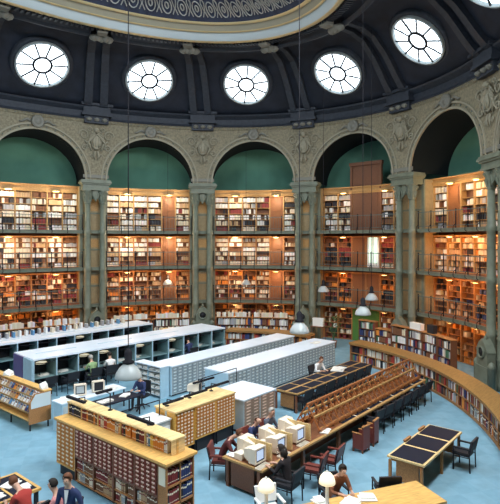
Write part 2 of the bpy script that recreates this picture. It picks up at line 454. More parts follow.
# oculi
def oculus(m):
    s = m*LB; t = t_of(s); c = Q(t, 2.05, dprof(2.05)+.08)
    tx = (Q(t+.01, 1.95, 0)-Q(t-.01, 1.95, 0)).normalized(); up = (Q(t, 3.2, dprof(3.2))-Q(t, .95, dprof(.95))); up.z *= .82; up -= tx*up.dot(tx); up.normalize()
    n = tx.cross(up).normalized()
    if n.z > 0: n = -n
    X = tx if tx.cross(up).dot(n) > 0 else -tx
    M4 = Matrix((( X.x, up.x, n.x, c.x), (X.y, up.y, n.y, c.y), (X.z, up.z, n.z, c.z), (0, 0, 0, 1)))
    r = 1.36
    mb = MB('boost_glass' if m in (-8,-3,-4,) else 'sky_glass'); N = 40
    mb.add([M4 @ Vector((r*cos(2*pi*i/N), r*sin(2*pi*i/N), .30)) for i in range(N)], [tuple(range(N))])
    w = struct(mb, 'window_%d' % (m+10), 'round dome window with ten radial bars')
    mb = MB('cream_band'); mb.lathe([(r+.10, -.05), (r+.10, .44), (r+.02, .46), (r-.02, .28)], (0, 0, 0), 40, M4=M4, sm=False, cap=False)
    mb.mat('dome_rib'); mb.lathe([(r+.36, -.4), (r+.34, .30), (r+.22, .36), (r+.10, .30)], (0, 0, 0), 40, M4=M4, cap=False)
    struct(mb, 'window_frame', None, w)
    mb = MB('black_metal')
    ri = .36*r
    mb.tube([M4 @ Vector((ri*cos(2*pi*i/20), ri*sin(2*pi*i/20), .38)) for i in range(20)], .065, 6, closed=True)
    for i in range(10):
        a = 2*pi*(i+.25)/10; mb.tube([M4 @ Vector((q*cos(a), q*sin(a), .38)) for q in (ri, r)], .046, 4)
        for q in (.9,): mb.lathe([(0, -.06), (.06, 0), (0, .06)], M4 @ Vector((q*r*cos(a), q*r*sin(a), .38)), 5)
    mb.mat('steel')
    for i in range(10):
        a = 2*pi*(i+.75)/10
        mb.tube([M4 @ Vector((.72*r*cos(a)+.22*r*cos(b), .72*r*sin(a)+.22*r*sin(b), .32)) for b in [2*pi*j/14 for j in range(14)]], .009, 3, closed=True)
    struct(mb, 'window_bars', None, w)
for m in range(-8, 8): oculus(m)

# ---------------------------------------------------------------- galleries
def gallery(m, lv):
    s0, s1 = (m-.5)*LB, (m+.5)*LB; z = Z[lv]
    mb = MB('case_dark'); bbox(mb, s0, s1, .28, 1.8, z-.12, z, 8)
    mb.mat('iron'); bbox(mb, s0, s1, .16, .28, z-.15, z+.02, 8); bbox(mb, s0, s1, .12, .2, z-.01, z+.04, 8); bbox(mb, s0, s1, .13, .2, z-.17, z-.13, 8)
    for i in range(24): bbox(mb, s0+(i+.35)*LB/24, s0+(i+.65)*LB/24, .135, .165, z-.12, z-.03)
    struct(mb, 'trim_gallery', 'iron gallery floor with ornamental edge')
def railing(m, lv):
    s0, s1 = (m-.5)*LB+.75, (m+.5)*LB-.75; z = Z[lv]+.04
    e = thing('balcony_railing', 'thin black iron railing %s, %s' % (LVN[lv], BAYN[m]), 'railing', P(m*LB, .2, z), 0, 'gallery railings')
    mb = MB('iron_dark'); bbox(mb, s0, s1, .17, .23, z+.90, z+.94, 8); mb.build('top_rail', e, rel=True)
    mb = MB('iron_dark'); bbox(mb, s0, s1, .185, .215, z+.12, z+.15, 8); mb.build('bottom_rail', e, rel=True)
    for i in range(7):
        s = s0+(s1-s0)*i/6; mb = MB('black_metal')
        mb.tube([P(s, .2, z), P(s, .2, z+.95)], .028, 6); mb.lathe([(0, .93), (.045, .97), (0, 1.03)], P(s, .2, z), 6)
        mb.tube([P(s, .12, z-.2), P(s, .02, z-.12), P(s, .04, z+.1), P(s, .18, z+.2)], .018, 5)
        mb.build('post', e, rel=True)
    mb = MB('iron_dark')
    n = 30
    for i in range(n+1):
        s = s0+(s1-s0)*i/n; mb.tube([P(s, .2, z+.13), P(s, .2, z+.91)], .010, 3, caps=False)
    mb.build('baluster_infill', e, rel=True)
for m in range(-8, 8):
    if m in (-5,): continue
    for lv in (1, 2, 3): gallery(m, lv)
for m in VIS[1:-1]:
    for lv in (1, 2, 3): railing(m, lv)

# ---------------------------------------------------------------- wall bookcases
PAL = {3: [('cream', 7), ('white', 7), ('tan', 2), ('grey', 2), ('dark_red', 1), ('brown', 1), ('black', .5)],
       2: [('cream', 6), ('white', 5), ('tan', 3), ('dark_red', 1), ('brown', 2), ('grey', 2), ('black', 1)],
       1: [('tan', 4), ('brown', 3), ('dark_red', 2), ('orange', 1), ('cream', 4), ('black', 1), ('white', 3)],
       0: [('tan', 3), ('brown', 3), ('orange', 3), ('cream', 1)]}
class Books:
    def __init__(s): s.v = []; s.f = []; s.c = []
    def box(s, P8, col):
        o = len(s.v); s.v += [tuple(p) for p in P8]
        for f in ((0, 3, 2, 1), (4, 5, 6, 7), (0, 1, 5, 4), (1, 2, 6, 5), (3, 0, 4, 7)): s.f.append([o+i for i in f]); s.c.append(col)
STUFF = Books()
def vary(c, k=.2):
    q = 1+random.uniform(-k, k); return tuple(max(0, min(1, x*q*random.uniform(.93, 1.07))) for x in c)
def pick(pal):
    tot = sum(w for _, w in pal); r = random.uniform(0, tot)
    for k, w in pal:
        r -= w
        if r <= 0: return BOOKC[k]
    return BOOKC[pal[0][0]]
def fill_shelf(s0, s1, off, z, h, pal, dens=.9, depth=.24):
    s = s0+.01; base = pick(pal); runl = random.uniform(.15, 1.0)
    while s < s1-.03:
        if runl <= 0: base = pick(pal); runl = random.choice((.07, .12, .25, .5, .9))*random.uniform(.7, 1.3)
        if random.random() > dens: g = random.uniform(.05, .3); s += g; runl -= g; continue
        w = random.uniform(.035, .085); w = min(w, s1-.01-s); hh = h*random.uniform(.70, .88); o = off+random.uniform(0, .03)
        a, b, c, d = P(s, o, z), P(s+w*.95, o, z), P(s+w*.95, o+depth, z), P(s, o+depth, z)
        u = Vector((0, 0, hh)); STUFF.box([a, b, c, d, a+u, b+u, c+u, d+u], vary(base)); s += w; runl -= w
LAY = {(3, 3): 'bbbbbb', (2, 3): 'bbbbwb', (1, 3): 'bbbbwb', (0, 3): 'bbDDbb', (-1, 3): 'bwbbbb',
       (3, 2): 'bbbbbb', (2, 2): 'bbbbwb', (1, 2): 'bbbbwb', (0, 2): 'bbwGbb', (-1, 2): 'bbbbbb',
       (3, 1): 'bbbbbb', (2, 1): 'bbbbwb', (1, 1): 'bbbbwb', (0, 1): 'bbwwbb', (-1, 1): 'bbbbbb',
       (0, 0): 'bbxxbb'}
OF = 1.36
def bookcase(m, lv):
    lay = LAY.get((m, lv), 'bbbbbb')
    half = LB/2-.84; s0, s1 = m*LB-half, m*LB+half; z0 = Z[lv]+.01; z1 = (Z[lv+1]-.32) if lv < 3 else 9.80
    cs, lt = ('case_light', 'case_light') if (lv == 3 or (m == -1 and lv == 2)) else ('case', 'case')
    if m == 0 and lv != 3: cs = 'case'
    desc = {3: 'light wood', 2: 'light wood' if m == -1 else 'brown wood', 1: 'reddish wood', 0: 'dark wood'}[lv]
    e = thing('wall_bookcase', 'built-in %s bookcase full of books %s, %s' % (desc, LVN[lv], BAYN[m]), 'bookcase', P(m*LB, OF, z0), 0, 'wall bookcases')
    mb = MB('case_dark'); bbox(mb, s0, s1, OF+.34, OF+.40, z0, z1, 6); mb.build('back_panel', e, rel=True)  # back coloured dark so gaps above the books read as shade
    W = (s1-s0)/6; nsh = 6
    for i in range(7):
        s = s1-i*W
        if lay == 'bbDDbb' and i == 3: continue
        mb = MB(cs); bbox(mb, s-.035, s+.035, OF-.03, OF+.34, z0, z1); mb.build('upright', e, rel=True)
    mb = MB(cs); bbox(mb, s0-.03, s1+.03, OF-.06, OF+.40, z1-.10, z1, 6)
    if lv == 3:
        bbox(mb, s0-.12, s1+.12, OF-.14, OF+.4, z1, z1+.12, 6); bbox(mb, s0-.12, s1+.12, OF-.04, OF+.4, z1+.12, z1+.28, 6); bbox(mb, s0-.12, s1+.12, OF-.16, OF+.4, z1+.28, z1+.35, 6)
    mb.build('cornice', e, rel=True)
    hh = (z1-.10-z0)/nsh
    runs = []; i = 0
    while i < 6:                                           # contiguous runs of shelved sections
        if lay[i] == 'b':
            j = i
            while j < 6 and lay[j] == 'b': j += 1
            runs.append((i, j)); i = j
        else: i += 1
    for k in range(nsh):
        for a, b in runs:
            mb = MB(cs); bbox(mb, s1-b*W, s1-a*W, OF, OF+.34, z0+k*hh, z0+k*hh+.03, max(1, b-a)); mb.build('shelf', e, rel=True)
    for i, ch in enumerate(lay):
        a, b = s1-(i+1)*W+.035, s1-i*W-.035
        if ch == 'b':
            for k in range(nsh):
                pal = PAL[lv]
                dens = .95 if lv >= 2 else .8
                if m <= 0: dens -= .05
                if m == -1 and lv == 2: pal = [('cream', 4), ('tan', 5), ('orange', 1), ('white', 2)]
                if m == -1 and lv == 1: pal = [('tan', 3), ('navy', 2), ('black', 3), ('cream', 2), ('brown', 3), ('white', 1)]
                if m == 0: pal = [('brown', 4), ('black', 4), ('dark_red', 3), ('white', 2), ('cream', 1)] if lv != 3 else [('white', 3), ('cream', 3), ('black', 2), ('grey', 2)]
                if m == 0 and lv == 1: pal = [('brown', 3), ('black', 3), ('orange', 3), ('dark_red', 2), ('white', 1)]
                if random.random() < .05: continue
                if random.random() < .08: pal = [('dark_red', 3), ('black', 2), ('brown', 2)]
                fill_shelf(a, b, OF+.05, z0+k*hh+.03, hh-.03, pal, dens)
        elif ch == 'w':
            mb = MB('panel_wood'); bbox(mb, a, b, OF+.0, OF+.05, z0, z1-.1)
            for q0, q1 in ((.08, .5), (.55, .95)):
                zz0, zz1 = z0+(z1-z0)*q0, z0+(z1-z0)*q1-.1; bbox(mb, a+.12, b-.12, OF-.03, OF+.01, zz0, zz1)
            dp = mb.build('door_panel', e, 'reddish wooden door panel', rel=True); mb = MB('gold'); mb.lathe([(0, -.03), (.03, 0), (0, .03)], P(b-.06, OF-.03, z0+1.0), 6); mb.build('door_knob', dp, rel=True, base=e)
        elif ch == 'G':
            mb = MB('panel_wood'); bbox(mb, a, b, OF+.1, OF+.14, z0, z1-.1); mb.build('door_panel', e, rel=True)
    return e
for m in VIS:
    for lv in (3, 2, 1, 0): bookcase(m, lv)

# doors of the doorway bay
half = LB/2-.84; W6 = 2*half/6
mb = MB('case_dark'); bbox(mb, -W6+.03, W6-.03, OF+.02, OF+.1, Z[3]+.01, 11.5)
for a, b in ((-W6+.15, -.08), (.08, W6-.15)):
    for z0, z1 in ((7.45, 8.6), (8.75, 10.2), (10.35, 11.35)): bbox(mb, a, b, OF-.02, OF+.03, z0, z1)
d = struct(mb, 'door_1', 'tall double wooden door on the top gallery')
mb = MB('case_dark'); bbox(mb, -W6-.1, -W6+.03, OF-.05, OF+.12, Z[3]+.01, 11.6); bbox(mb, W6-.03, W6+.1, OF-.05, OF+.12, Z[3]+.01, 11.6); bbox(mb, -W6-.15, W6+.15, OF-.1, OF+.14, 11.5, 11.72); mb.build('door_frame', d)
mb = MB('white'); bbox(mb, -W6*.92, -W6*.08, OF+.0, OF+.06, Z[2]+.02, Z[2]+2.05); d = struct(mb, 'door_2', 'pale glazed door standing lit on the second gallery')
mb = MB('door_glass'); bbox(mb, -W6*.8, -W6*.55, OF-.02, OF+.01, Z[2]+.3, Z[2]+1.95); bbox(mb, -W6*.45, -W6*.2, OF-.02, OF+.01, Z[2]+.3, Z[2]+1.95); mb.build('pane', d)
mb = MB('green_doorway'); bbox(mb, -W6+.05, W6-.05, OF-.05, OF+.02, .02, 2.1)  # green panel stands in for the lit wall behind the doorway
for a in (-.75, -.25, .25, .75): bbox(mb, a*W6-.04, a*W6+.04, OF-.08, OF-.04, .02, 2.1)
d = struct(mb, 'door_3', 'floor-level doorway with its green light painted on'); mb = MB('gold'); mb.lathe([(0, -.04), (.04, 0), (0, .04)], P(.1, OF-.1, 1.05), 8); mb.build('door_handle', d)

# gallery lamps: little brass reflectors at the second and fifth section, warm bulbs
LAMPS = []
def gallery_lamp(m, lv, sec, first=[None]):
    s1 = m*LB+half; s = s1-(sec+.5)*W6; z = ((Z[lv+1]-.42) if lv < 3 else 9.72)
    loc = P(s, OF-.30 if lv == 3 else OF-.35, z); h = heading(s)
    lab = '%s small brass hood lamp %s, %s' % ({1: 'left', 3: 'middle', 4: 'right', 5: 'right'}[sec], LVN[lv], BAYN[m])
    if first[0] is None:
        e = thing('gallery_lamp', lab, 'lamp', loc, h, 'gallery lamps')
        mb = MB('gold'); mb.lathe([(.28, 0), (.24, .06), (.1, .10), (0, .11)], (0, 0, 0), 12, sy=.6); mb.build('shade', e)
        mb = MB('case_glow'); mb.lathe([(0, -.03), (.16, -.02), (.2, .02), (0, .05)], (0, 0, 0), 10, sy=.5); mb.build('bulb', e)
        mb = MB('gold'); mb.tube([(0, .05, .1), (0, .3, .12)], .02, 5); mb.build('arm', e)
        first[0] = e
    else: dup(first[0], loc, h, lab)
    l = bpy.data.lights.new('lamp_light', 'POINT'); l.energy = {3: 62, 2: 60, 1: 46, 0: 18}[lv]; l.color = ((1, .80, .55) if m > 0 else (1, .66, .36)) if lv == 3 else (((1, .76, .50) if lv == 2 else (1, .56, .28)) if m > 0 else (1, .44, .15)); l.shadow_soft_size = .08
    if m == -1: l.energy *= .95
    if m == 0: l.energy *= .35
    if m >= 2: l.energy *= 1.25
    o = bpy.data.objects.new('lamp_light', l); o.location = P(s, OF-.85, z-.30); COL.objects.link(o)
for m in VIS[1:-1]:
    for lv in (0, 1, 2, 3):
        for sec in ((1, 4) if m > -1 else (1, 3, 5)): gallery_lamp(m, lv, sec)
#PART2
EXPOSURE = 0.15
# ---------------------------------------------------------------- single books
BM = {}
def book_mesh(colr):
    if colr not in BM:
        mb = MB('book_'+colr)                              # unit book: spine at -y, 1 x 1 x 1
        mb.box(-.5, .5, 0, .06, 0, 1); mb.box(-.5, -.38, 0, 1, 0, 1); mb.box(.38, .5, 0, 1, 0, 1)
        mb.mat('paper'); mb.box(-.38, .38, .06, .96, .02, .97)
        mb.mat('label_white' if colr not in ('cream', 'white', 'tan') else 'book_dark_red'); mb.box(-.42, .42, -.015, .0, .72, .84); mb.box(-.42, .42, -.012, .0, .16, .2)
        o = mb.build('book'); BM[colr] = o.data; bpy.data.objects.remove(o)
    return BM[colr]
NB = [0]
def book(loc, rz, w, d, h, colr, where, group, cat='book', name='book'):
    o = bpy.data.objects.new(name, book_mesh(colr)); COL.objects.link(o); o.location = loc; o.rotation_euler = (0, 0, rz); o.scale = (w, d, h)
    tag(o, '%s %s %s' % (colr.replace('_', ' '), cat, where), cat, '%s %ss %s' % (colr.replace('_', ' '), cat, group)); NB[0] += 1
    return o
def run_of_books(fn, x0, x1, rz, d, hmax, pal, where, group, wr=(.05, .085), dens=.97):
    """fn(x) -> location on the shelf's front edge"""
    x = x0; cur = None; left = 0
    while x < x1-.04:
        if left <= 0: cur = random.choices([p[0] for p in pal], [p[1] for p in pal])[0]; left = random.choice((1, 1, 2, 3, 5))
        left -= 1; w = min(random.uniform(*wr), x1-x)
        if random.random() < dens:
            book(fn(x+w/2), rz(x) if callable(rz) else rz, w*.94, d*random.uniform(.85, 1), hmax*random.uniform(.78, .97), cur, where, group)
        x += w

# ---------------------------------------------------------------- card catalogues
DM = {}
def drawer_mesh(w, h, m1, m2):
    k = (round(w, 3), round(h, 3), m1, m2)
    if k not in DM:
        mb = MB(m1); g = .008; mb.box(g-w/2, w/2-g, -.02, .03, g, h-g)
        mb.mat(m2); mb.box(-w*.26, w*.26, -.028, -.02, h*.46, h*.82)
        mb.mat('gold'); mb.lathe([(0, -.012), (.012, -.005), (.009, .008), (0, .012)], (0, -.03, h*.24), 6)
        o = mb.build('drawer'); DM[k] = o.data; bpy.data.objects.remove(o)
    return DM[k]
def drawers(e, x0, x1, z0, z1, cols, rows, m1, m2, y=0):
    w, h = (x1-x0)/cols, (z1-z0)/rows; me = drawer_mesh(w, h, m1, m2)
    for i in range(cols):
        for j in range(rows):
            o = bpy.data.objects.new('drawer', me); COL.objects.link(o); o.parent = e; o.location = (x0+(i+.5)*w, y, z0+j*h)
def cabinet(name, label, group, loc, rz, W, D, H, body, z0=.12, dr=(), top=None, cat='cabinet'):
    e = thing(name, label, cat, loc, rz, group)
    mb = MB(body); mb.box(0, W, .03, D, z0, H-.03); mb.box(0, .03, -.01, .03, z0, H-.03); mb.box(W-.03, W, -.01, .03, z0, H-.03)
    mb.box(.03, W-.03, -.01, .03, H-.07, H-.03); mb.box(.03, W-.03, -.01, .03, z0, z0+.03)
    mb.build('body', e)
    mb = MB('dark'); mb.box(.05, W-.05, .08, D-.08, 0, z0); mb.build('plinth', e)
    for q in dr: drawers(e, *q)
    return e
RA = -pi/2
AX = -.85
# A: the near counter, five cabinets under one worktop
e = cabinet('card_catalog_cabinet', 'golden card catalogue cabinet at the left end of the long oak counter', 'catalogue cabinets under the oak counter', (AX, -1.98, 0), RA, .94, .86, 1.56, 'oak', .32,
            [(.04, .90, .38, 1.48, 4, 10, 'drawer_gold', 'label_white')])
ORD = ['second', 'third', 'fourth', 'fifth']
for i, (ya, yb) in enumerate(((-2.92, -3.80), (-3.80, -4.66), (-4.66, -5.52), (-5.52, -6.38))):
    W = ya-yb
    e = thing('card_catalog_cabinet', '%s cabinet from the left under the oak counter, red drawers over shelved volumes' % ORD[i], 'cabinet', (AX, ya, 0), RA, 'catalogue cabinets under the oak counter')
    mb = MB('walnut'); mb.box(0, W, .30, .86, .08, 1.53); mb.box(0, .03, -.01, .3, .08, 1.53); mb.box(W-.03, W, -.01, .3, .08, 1.53); mb.box(0, W, .0, .3, .70, .76); mb.box(.03, W-.03, .0, .3, .76, 1.5)
    mb.box(0, W, -.01, .3, 1.49, 1.53); mb.build('body', e)
    for zz in (.10, .40): mb = MB('case'); mb.box(.03, W-.03, 0, .3, zz-.02, zz); mb.build('shelf', e)
    mb = MB('dark'); mb.box(.02, W-.02, .06, .8, 0, .08); mb.build('plinth', e)
    drawers(e, .04, W-.04, .77, 1.485, 4, 7, 'drawer_red', 'label_pink', -.005)
    for j, zz in enumerate((.103, .403)):
        run_of_books(lambda x, ya=ya, zz=zz: (AX+.04, ya-x, zz), .05, W-.05, RA, .22, .27, [('tan', 4), ('grey', 2), ('dark_red', 4), ('brown', 2), ('cream', 1)],
                     'on the %s shelf of the %s cabinet under the oak counter' % (('lower', 'upper')[j], ORD[i]), 'in the %s counter cabinet, %s shelf' % (ORD[i], ('lower', 'upper')[j]), (.06, .10))
# end bookcase of the counter, facing the near end
e = thing('end_bookcase', 'open shelves of dark volumes closing the near end of the oak counter', 'bookcase', (AX, -6.66, 0))
mb = MB('case'); mb.box(0, .045, 0, .28, 0, 1.53); mb.build('side', e); mb = MB('case'); mb.box(.83, .87, 0, .28, 0, 1.53); mb.build('side', e)
mb = MB('case'); mb.box(.42, .45, 0, .26, 0, 1.5); mb.build('divider', e)
mb = MB('case_dark'); mb.box(.04, .83, .25, .28, 0, 1.53); mb.build('back_panel', e)
for zz in (.08, .56, 1.02, 1.50): mb = MB('case'); mb.box(.045, .83, .0, .25, zz-.03, zz+.02); mb.build('shelf', e)
mb = MB('label_white'); mb.box(-.012, 0, .03, .25, 1.05, 1.45); mb.build('notice', e, 'white notice sheet')
for j, zz in enumerate((.103, .583, 1.043)):
    for h_, (xa, xb) in enumerate(((.05, .41), (.46, .82))):
        run_of_books(lambda x, zz=zz: (AX+x, -6.64, zz), xa, xb, 0, .2, .38, [('black', 5), ('dark_red', 3), ('navy', 2), ('brown', 2)],
                 'on the %s end shelf of the oak counter, %s half' % (('bottom', 'middle', 'top')[j], ('left', 'right')[h_]), '%s end shelf %s' % (('bottom', 'middle', 'top')[j], ('left', 'right')[h_]), (.05, .07))
e = thing('counter_top', 'long light oak worktop running over all the near cabinets', 'worktop', (AX, -6.68, 1.54))
mb = MB('oak'); mb.box(-.06, .92, -.04, 4.75, 0, .055); mb.build('worktop', e)
mb = MB('case_light'); mb.box(-.05, .91, -.03, 4.74, -.02, 0); mb.build('edge_moulding', e)
# raised book shelf on top of the counter
e = thing('raised_book_shelf', 'raised oak shelf holding a row of volumes on the near counter', 'shelf', (-.52, -6.48, 1.6))
mb = MB('oak_light'); mb.box(-.02, .42, -.02, 4.5, .335, .37); mb.build('top_board', e)
mb = MB('oak_light'); mb.box(.36, .40, 0, 4.48, 0, .335); mb.build('back_panel', e)
for yy in (0, .98, 1.98, 2.98, 3.78, 4.45): mb = MB('oak_light'); mb.box(0, .36, yy, yy+.03, 0, .335); mb.build('divider', e)
mb = MB('oak'); mb.box(.14, .2, -.01, 0, 0, .335); mb.build('trim', e)
segs = [(4.44, 3.82, [('black', 4), ('navy', 2)], 'in the far fifth'), (3.77, 3.02, [('brown', 3), ('orange', 3), ('dark_red', 2), ('tan', 2)], 'in the second section from the far end'), (2.97, 2.02, [('orange', 4), ('red', 3), ('cream', 2), ('brown', 2)], 'in the middle section'),
        (1.95, 1.02, [('black', 3), ('dark_red', 3), ('orange', 3), ('navy', 1)], 'in the section before the near end'), (.95, .05, [('yellow', 3), ('orange', 1), ('blue', 4), ('white', 2)], 'in the section nearest the end')]
for ya, yb, pal, wh in segs:
    run_of_books(lambda x, ya=ya: (-.50, -6.48+ya-x, 1.602), 0, ya-yb, RA, .24, .31, pal, 'on the raised oak shelf, %s' % wh, 'raised oak shelf %s' % wh, (.05, .085), .92)
# B
e = cabinet('card_catalog_cabinet', 'narrow golden card catalogue cabinet with the plain end showing', 'golden card catalogues', (1.80, -4.0, 0), 0, .78, .9, 1.47, 'oak_bright', .30, [(.04, .74, .34, 1.40, 5, 10, 'drawer_gold', 'label_white')])
mb = MB('cream_band'); mb.box(-.01, 0, .38, .46, .3, 1.44); mb.build('end_strip', e, 'pale strip down the end')
for i, (xa, xb) in enumerate(((2.60, 3.51), (3.51, 4.43))):
    e = cabinet('card_catalog_cabinet', ('golden card catalogue cabinet in the middle of the three', 'golden card catalogue cabinet beside the white-topped cabinet')[i], 'golden card catalogues', (xa, -4.03, 0), 0, xb-xa, .93, 1.47, 'oak_bright', .42,
            [(.04, xb-xa-.04, .46, 1.40, 6, 9, 'drawer_gold', 'label_white')])
    for xx in (.05, xb-xa-.09):
        mb = MB('black_metal'); mb.box(xx, xx+.04, .0, .04, 0, .42); mb.build('leg', e)
e = thing('counter_top', 'light oak top over the three golden card catalogues', 'worktop', (1.78, -4.07, 1.45))
mb = MB('oak_light'); mb.box(-.02, 2.68, 0, .99, 0, .045); mb.build('worktop', e)
# C
for i in range(2):
    e = cabinet('drawer_cabinet', ('brown-fronted drawer cabinet beside the golden catalogues, white top', 'brown-fronted drawer cabinet behind the bald reader, white top')[i], 'brown drawer cabinets', (4.70+.88*i, -4.2, 0), 0, .88, 1.55, 1.17, 'steel', .1,
            [(.03, .85, .14, 1.12, 2, 9, 'drawer_brown', 'label_pink')])
mb = MB('white_top'); mb.box(4.66, 6.50, -4.24, -2.60, 1.145, 1.19); tag(mb.build('counter_top'), 'white slab top over the brown-fronted drawer cabinets', 'worktop')
# D rows
def drow(x0, x1, y0, y1, n, which):
    W = (x1-x0)/n; nm = ['nearest the staff desk', 'second from the near end', 'third from the near end', 'third from the far end', 'second from the far end', 'at the far end']
    for i in range(n):
        e = cabinet('card_catalog_cabinet', 'blue-grey card catalogue cabinet %s of the %s row' % (nm[i], which), 'blue-grey cabinets of the %s row' % which, (x0+i*W, y0, 0), 0, W, y1-y0, 1.27, 'steel', .08,
                [(.02, W-.02, .12, 1.2, 5, 8, 'drawer_blue', 'label_blue')])
    mb = MB('white_top'); mb.box(x0-.04, x1+.04, y0-.05, y1+.05, 1.25, 1.30); tag(mb.build('counter_top'), 'long white top of the %s blue-grey catalogue row' % which, 'worktop')
    mb = MB('blue_panel'); mb.box(x0-.03, x0-.002, y0-.01, y1+.01, .06, 1.25); tag(mb.build('end_panel_board'), 'pale blue end board of the %s catalogue row' % which, 'panel')
drow(6.68, 15.0, -1.70, -.42, 6, 'front')
drow(5.95, 14.9, .86, 2.0, 6, 'rear')
# journal rack with five shelves
e = thing('journal_rack', 'grey open rack of papers at the end of the rear catalogue row', 'rack', (5.42, .95, 0))
for yy in (0, .82, 1.64): mb = MB('blue_panel'); mb.box(0, .45, yy, yy+.04, 0, 1.32); mb.build('side', e)
for i in range(5): mb = MB('steel'); mb.box(.0, .45, .04, 1.64, .12+.24*i, .15+.24*i); mb.build('shelf', e)
mb = MB('dark'); mb.box(.42, .45, .04, 1.64, .1, 1.3); mb.build('back_panel', e)
mb = MB('white_top'); mb.box(-.03, .47, -.02, 1.7, 1.30, 1.34); mb.build('top_board', e)
for i in range(5):
    for j in range(4):
        mb = MB('paper'); mb.box(-.14, .14, -.15, .15, 0, .10*random.uniform(.6, 1))
        o = mb.build('paper_stack'); o.location = (5.62, 1.20+.41*j, .155+.24*i)
        tag(o, 'white paper stack on shelf %s of the grey journal rack' % ('one', 'two', 'three', 'four', 'five')[i], 'papers', 'paper stacks on journal rack shelf %d' % (i+1))

# ---------------------------------------------------------------- carrels
SL = -.0727
def carrel_row(x0, n, yf, depth, which, nameside):
    a = atan2(SL, 1)
    def W(x, y): return (x0+x*cos(a)-y*sin(a), yf+x*sin(a)+y*cos(a), 0)
    first = None
    for i in range(n):
        o_ = ('first second third fourth fifth sixth seventh eighth ninth tenth eleventh twelfth').split()[i]
        lab = '%s open study booth from the left in the %s carrel row' % (o_, which)
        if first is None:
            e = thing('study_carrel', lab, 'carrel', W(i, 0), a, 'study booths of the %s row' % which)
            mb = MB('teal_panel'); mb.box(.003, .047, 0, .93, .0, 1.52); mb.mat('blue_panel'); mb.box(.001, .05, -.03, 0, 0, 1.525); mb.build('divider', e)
            mb = MB('dark'); mb.box(.003, .997, .94, .98, .0, 1.52); mb.build('back_panel', e)  # black back and darker teal insides paint in the booth's deep shade
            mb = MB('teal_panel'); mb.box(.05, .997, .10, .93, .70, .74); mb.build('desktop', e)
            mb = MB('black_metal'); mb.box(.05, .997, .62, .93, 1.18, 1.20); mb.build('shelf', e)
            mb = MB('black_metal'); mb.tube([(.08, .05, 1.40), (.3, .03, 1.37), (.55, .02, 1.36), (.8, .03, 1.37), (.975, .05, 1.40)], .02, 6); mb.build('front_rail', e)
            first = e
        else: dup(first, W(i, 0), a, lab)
        if which == 'near' and i in (0, 2, 3, 5, 7) or which == 'far' and i in (5,):
            e = thing('booth_lamp', 'oval cream booth lamp glowing in the %s booth of the %s carrel row' % (o_, which), 'lamp', W(i+.5, .35), a, 'booth lamps')
            e.location.z = .742
            mb = MB('black_metal'); mb.lathe([(.1, 0), (.1, .02), (.015, .04), (.015, .60)], (0, .15, 0), 10); mb.build('stand', e)
            mb = MB('lamp_glow'); mb.lathe([(.05, .65), (.2, .62), (.27, .57), (.24, .55), (0, .58)], (0, 0, 0), 16, sy=.7); mb.build('shade', e)
    mb = MB('white_top')                                  # wavy canopy boards
    L = float(n)
    vs = []; NN = n*6
    for i in range(NN+1):
        x = L*i/NN; sag = .035*sin(pi*(i % 6)/6)
        for y, z in ((-.06+sag*1.4, 1.53), (depth+.02, 1.53), (depth+.02, 1.60), (-.06+sag*1.4, 1.60)): p = W(x, y); vs.append((p[0], p[1], z))
    fs = []
    for i in range(NN):
        for k in range(4): fs.append((i*4+k, i*4+4+k, i*4+4+(k+1) % 4, i*4+(k+1) % 4))
    fs += [(0, 1, 2, 3), (NN*4+3, NN*4+2, NN*4+1, NN*4)]
    mb.add(vs, fs); e = tag(mb.build('booth_canopy'), 'long pale canopy board over the %s carrel row' % which, 'canopy')
    mb = MB('blue_panel')
    for i in range(0, n-2, 3):
        p = W(i+1.5, depth*.5); mb.cbox(p[0], p[1], 1.598, 1.9, .06, .012, a)
    mb.build('joint_strip', e)
    mb = MB('teal_panel'); p = W(n+.02, .5); mb.cbox(p[0], p[1], 0, .05, 1.0, 1.53, a); tag(mb.build('end_panel_board'), 'far end board closing the %s carrel row' % which, 'panel')
    p = W(-.03, depth*.72); mb = MB(nameside); mb.cbox(p[0], p[1], 0, .05, depth*.5, 1.56, a); tag(mb.build('end_panel_board'), 'dark purple end board of the %s carrel row' % which, 'panel')
    p = W(-.03, depth*.22); mb = MB('blue_panel'); mb.cbox(p[0], p[1], 0, .05, depth*.44, 1.56, a); tag(mb.build('end_panel_board'), 'pale blue end board of the %s carrel row' % which, 'panel')
    mb = MB('purple_panel'); p = W(n/2, depth-.03); mb.cbox(p[0], p[1], 0, n, .05, 1.52, a); tag(mb.build('back_board'), 'back board of the %s carrel row' % which, 'panel')
    return W
WN = carrel_row(2.16, 11, 5.27, 2.0, 'near', 'purple_panel')
WF = carrel_row(1.48, 10, 9.59, 1.6, 'far', 'purple_panel')
for i in range(26):                                       # file boxes along the back of the far row
    p = WF(.3+i*.34+random.uniform(-.03, .03), 1.35); colr = random.choice(('white', 'white', 'cream', 'blue', 'grey'))
    mb = MB('book_'+colr); h_ = random.uniform(.22, .32); mb.box(-.05, .05, -.13, .13, 0, h_); mb.mat('paper'); mb.box(-.035, .035, -.12, .12, h_, h_+.02); o = mb.build('file_box'); o.location = (p[0], p[1], 1.602); o.rotation_euler = (0, 0, atan2(SL, 1))
    tag(o, '%s file box standing on the canopy of the far carrel row' % colr, 'file box', '%s file boxes on the far canopy' % colr)
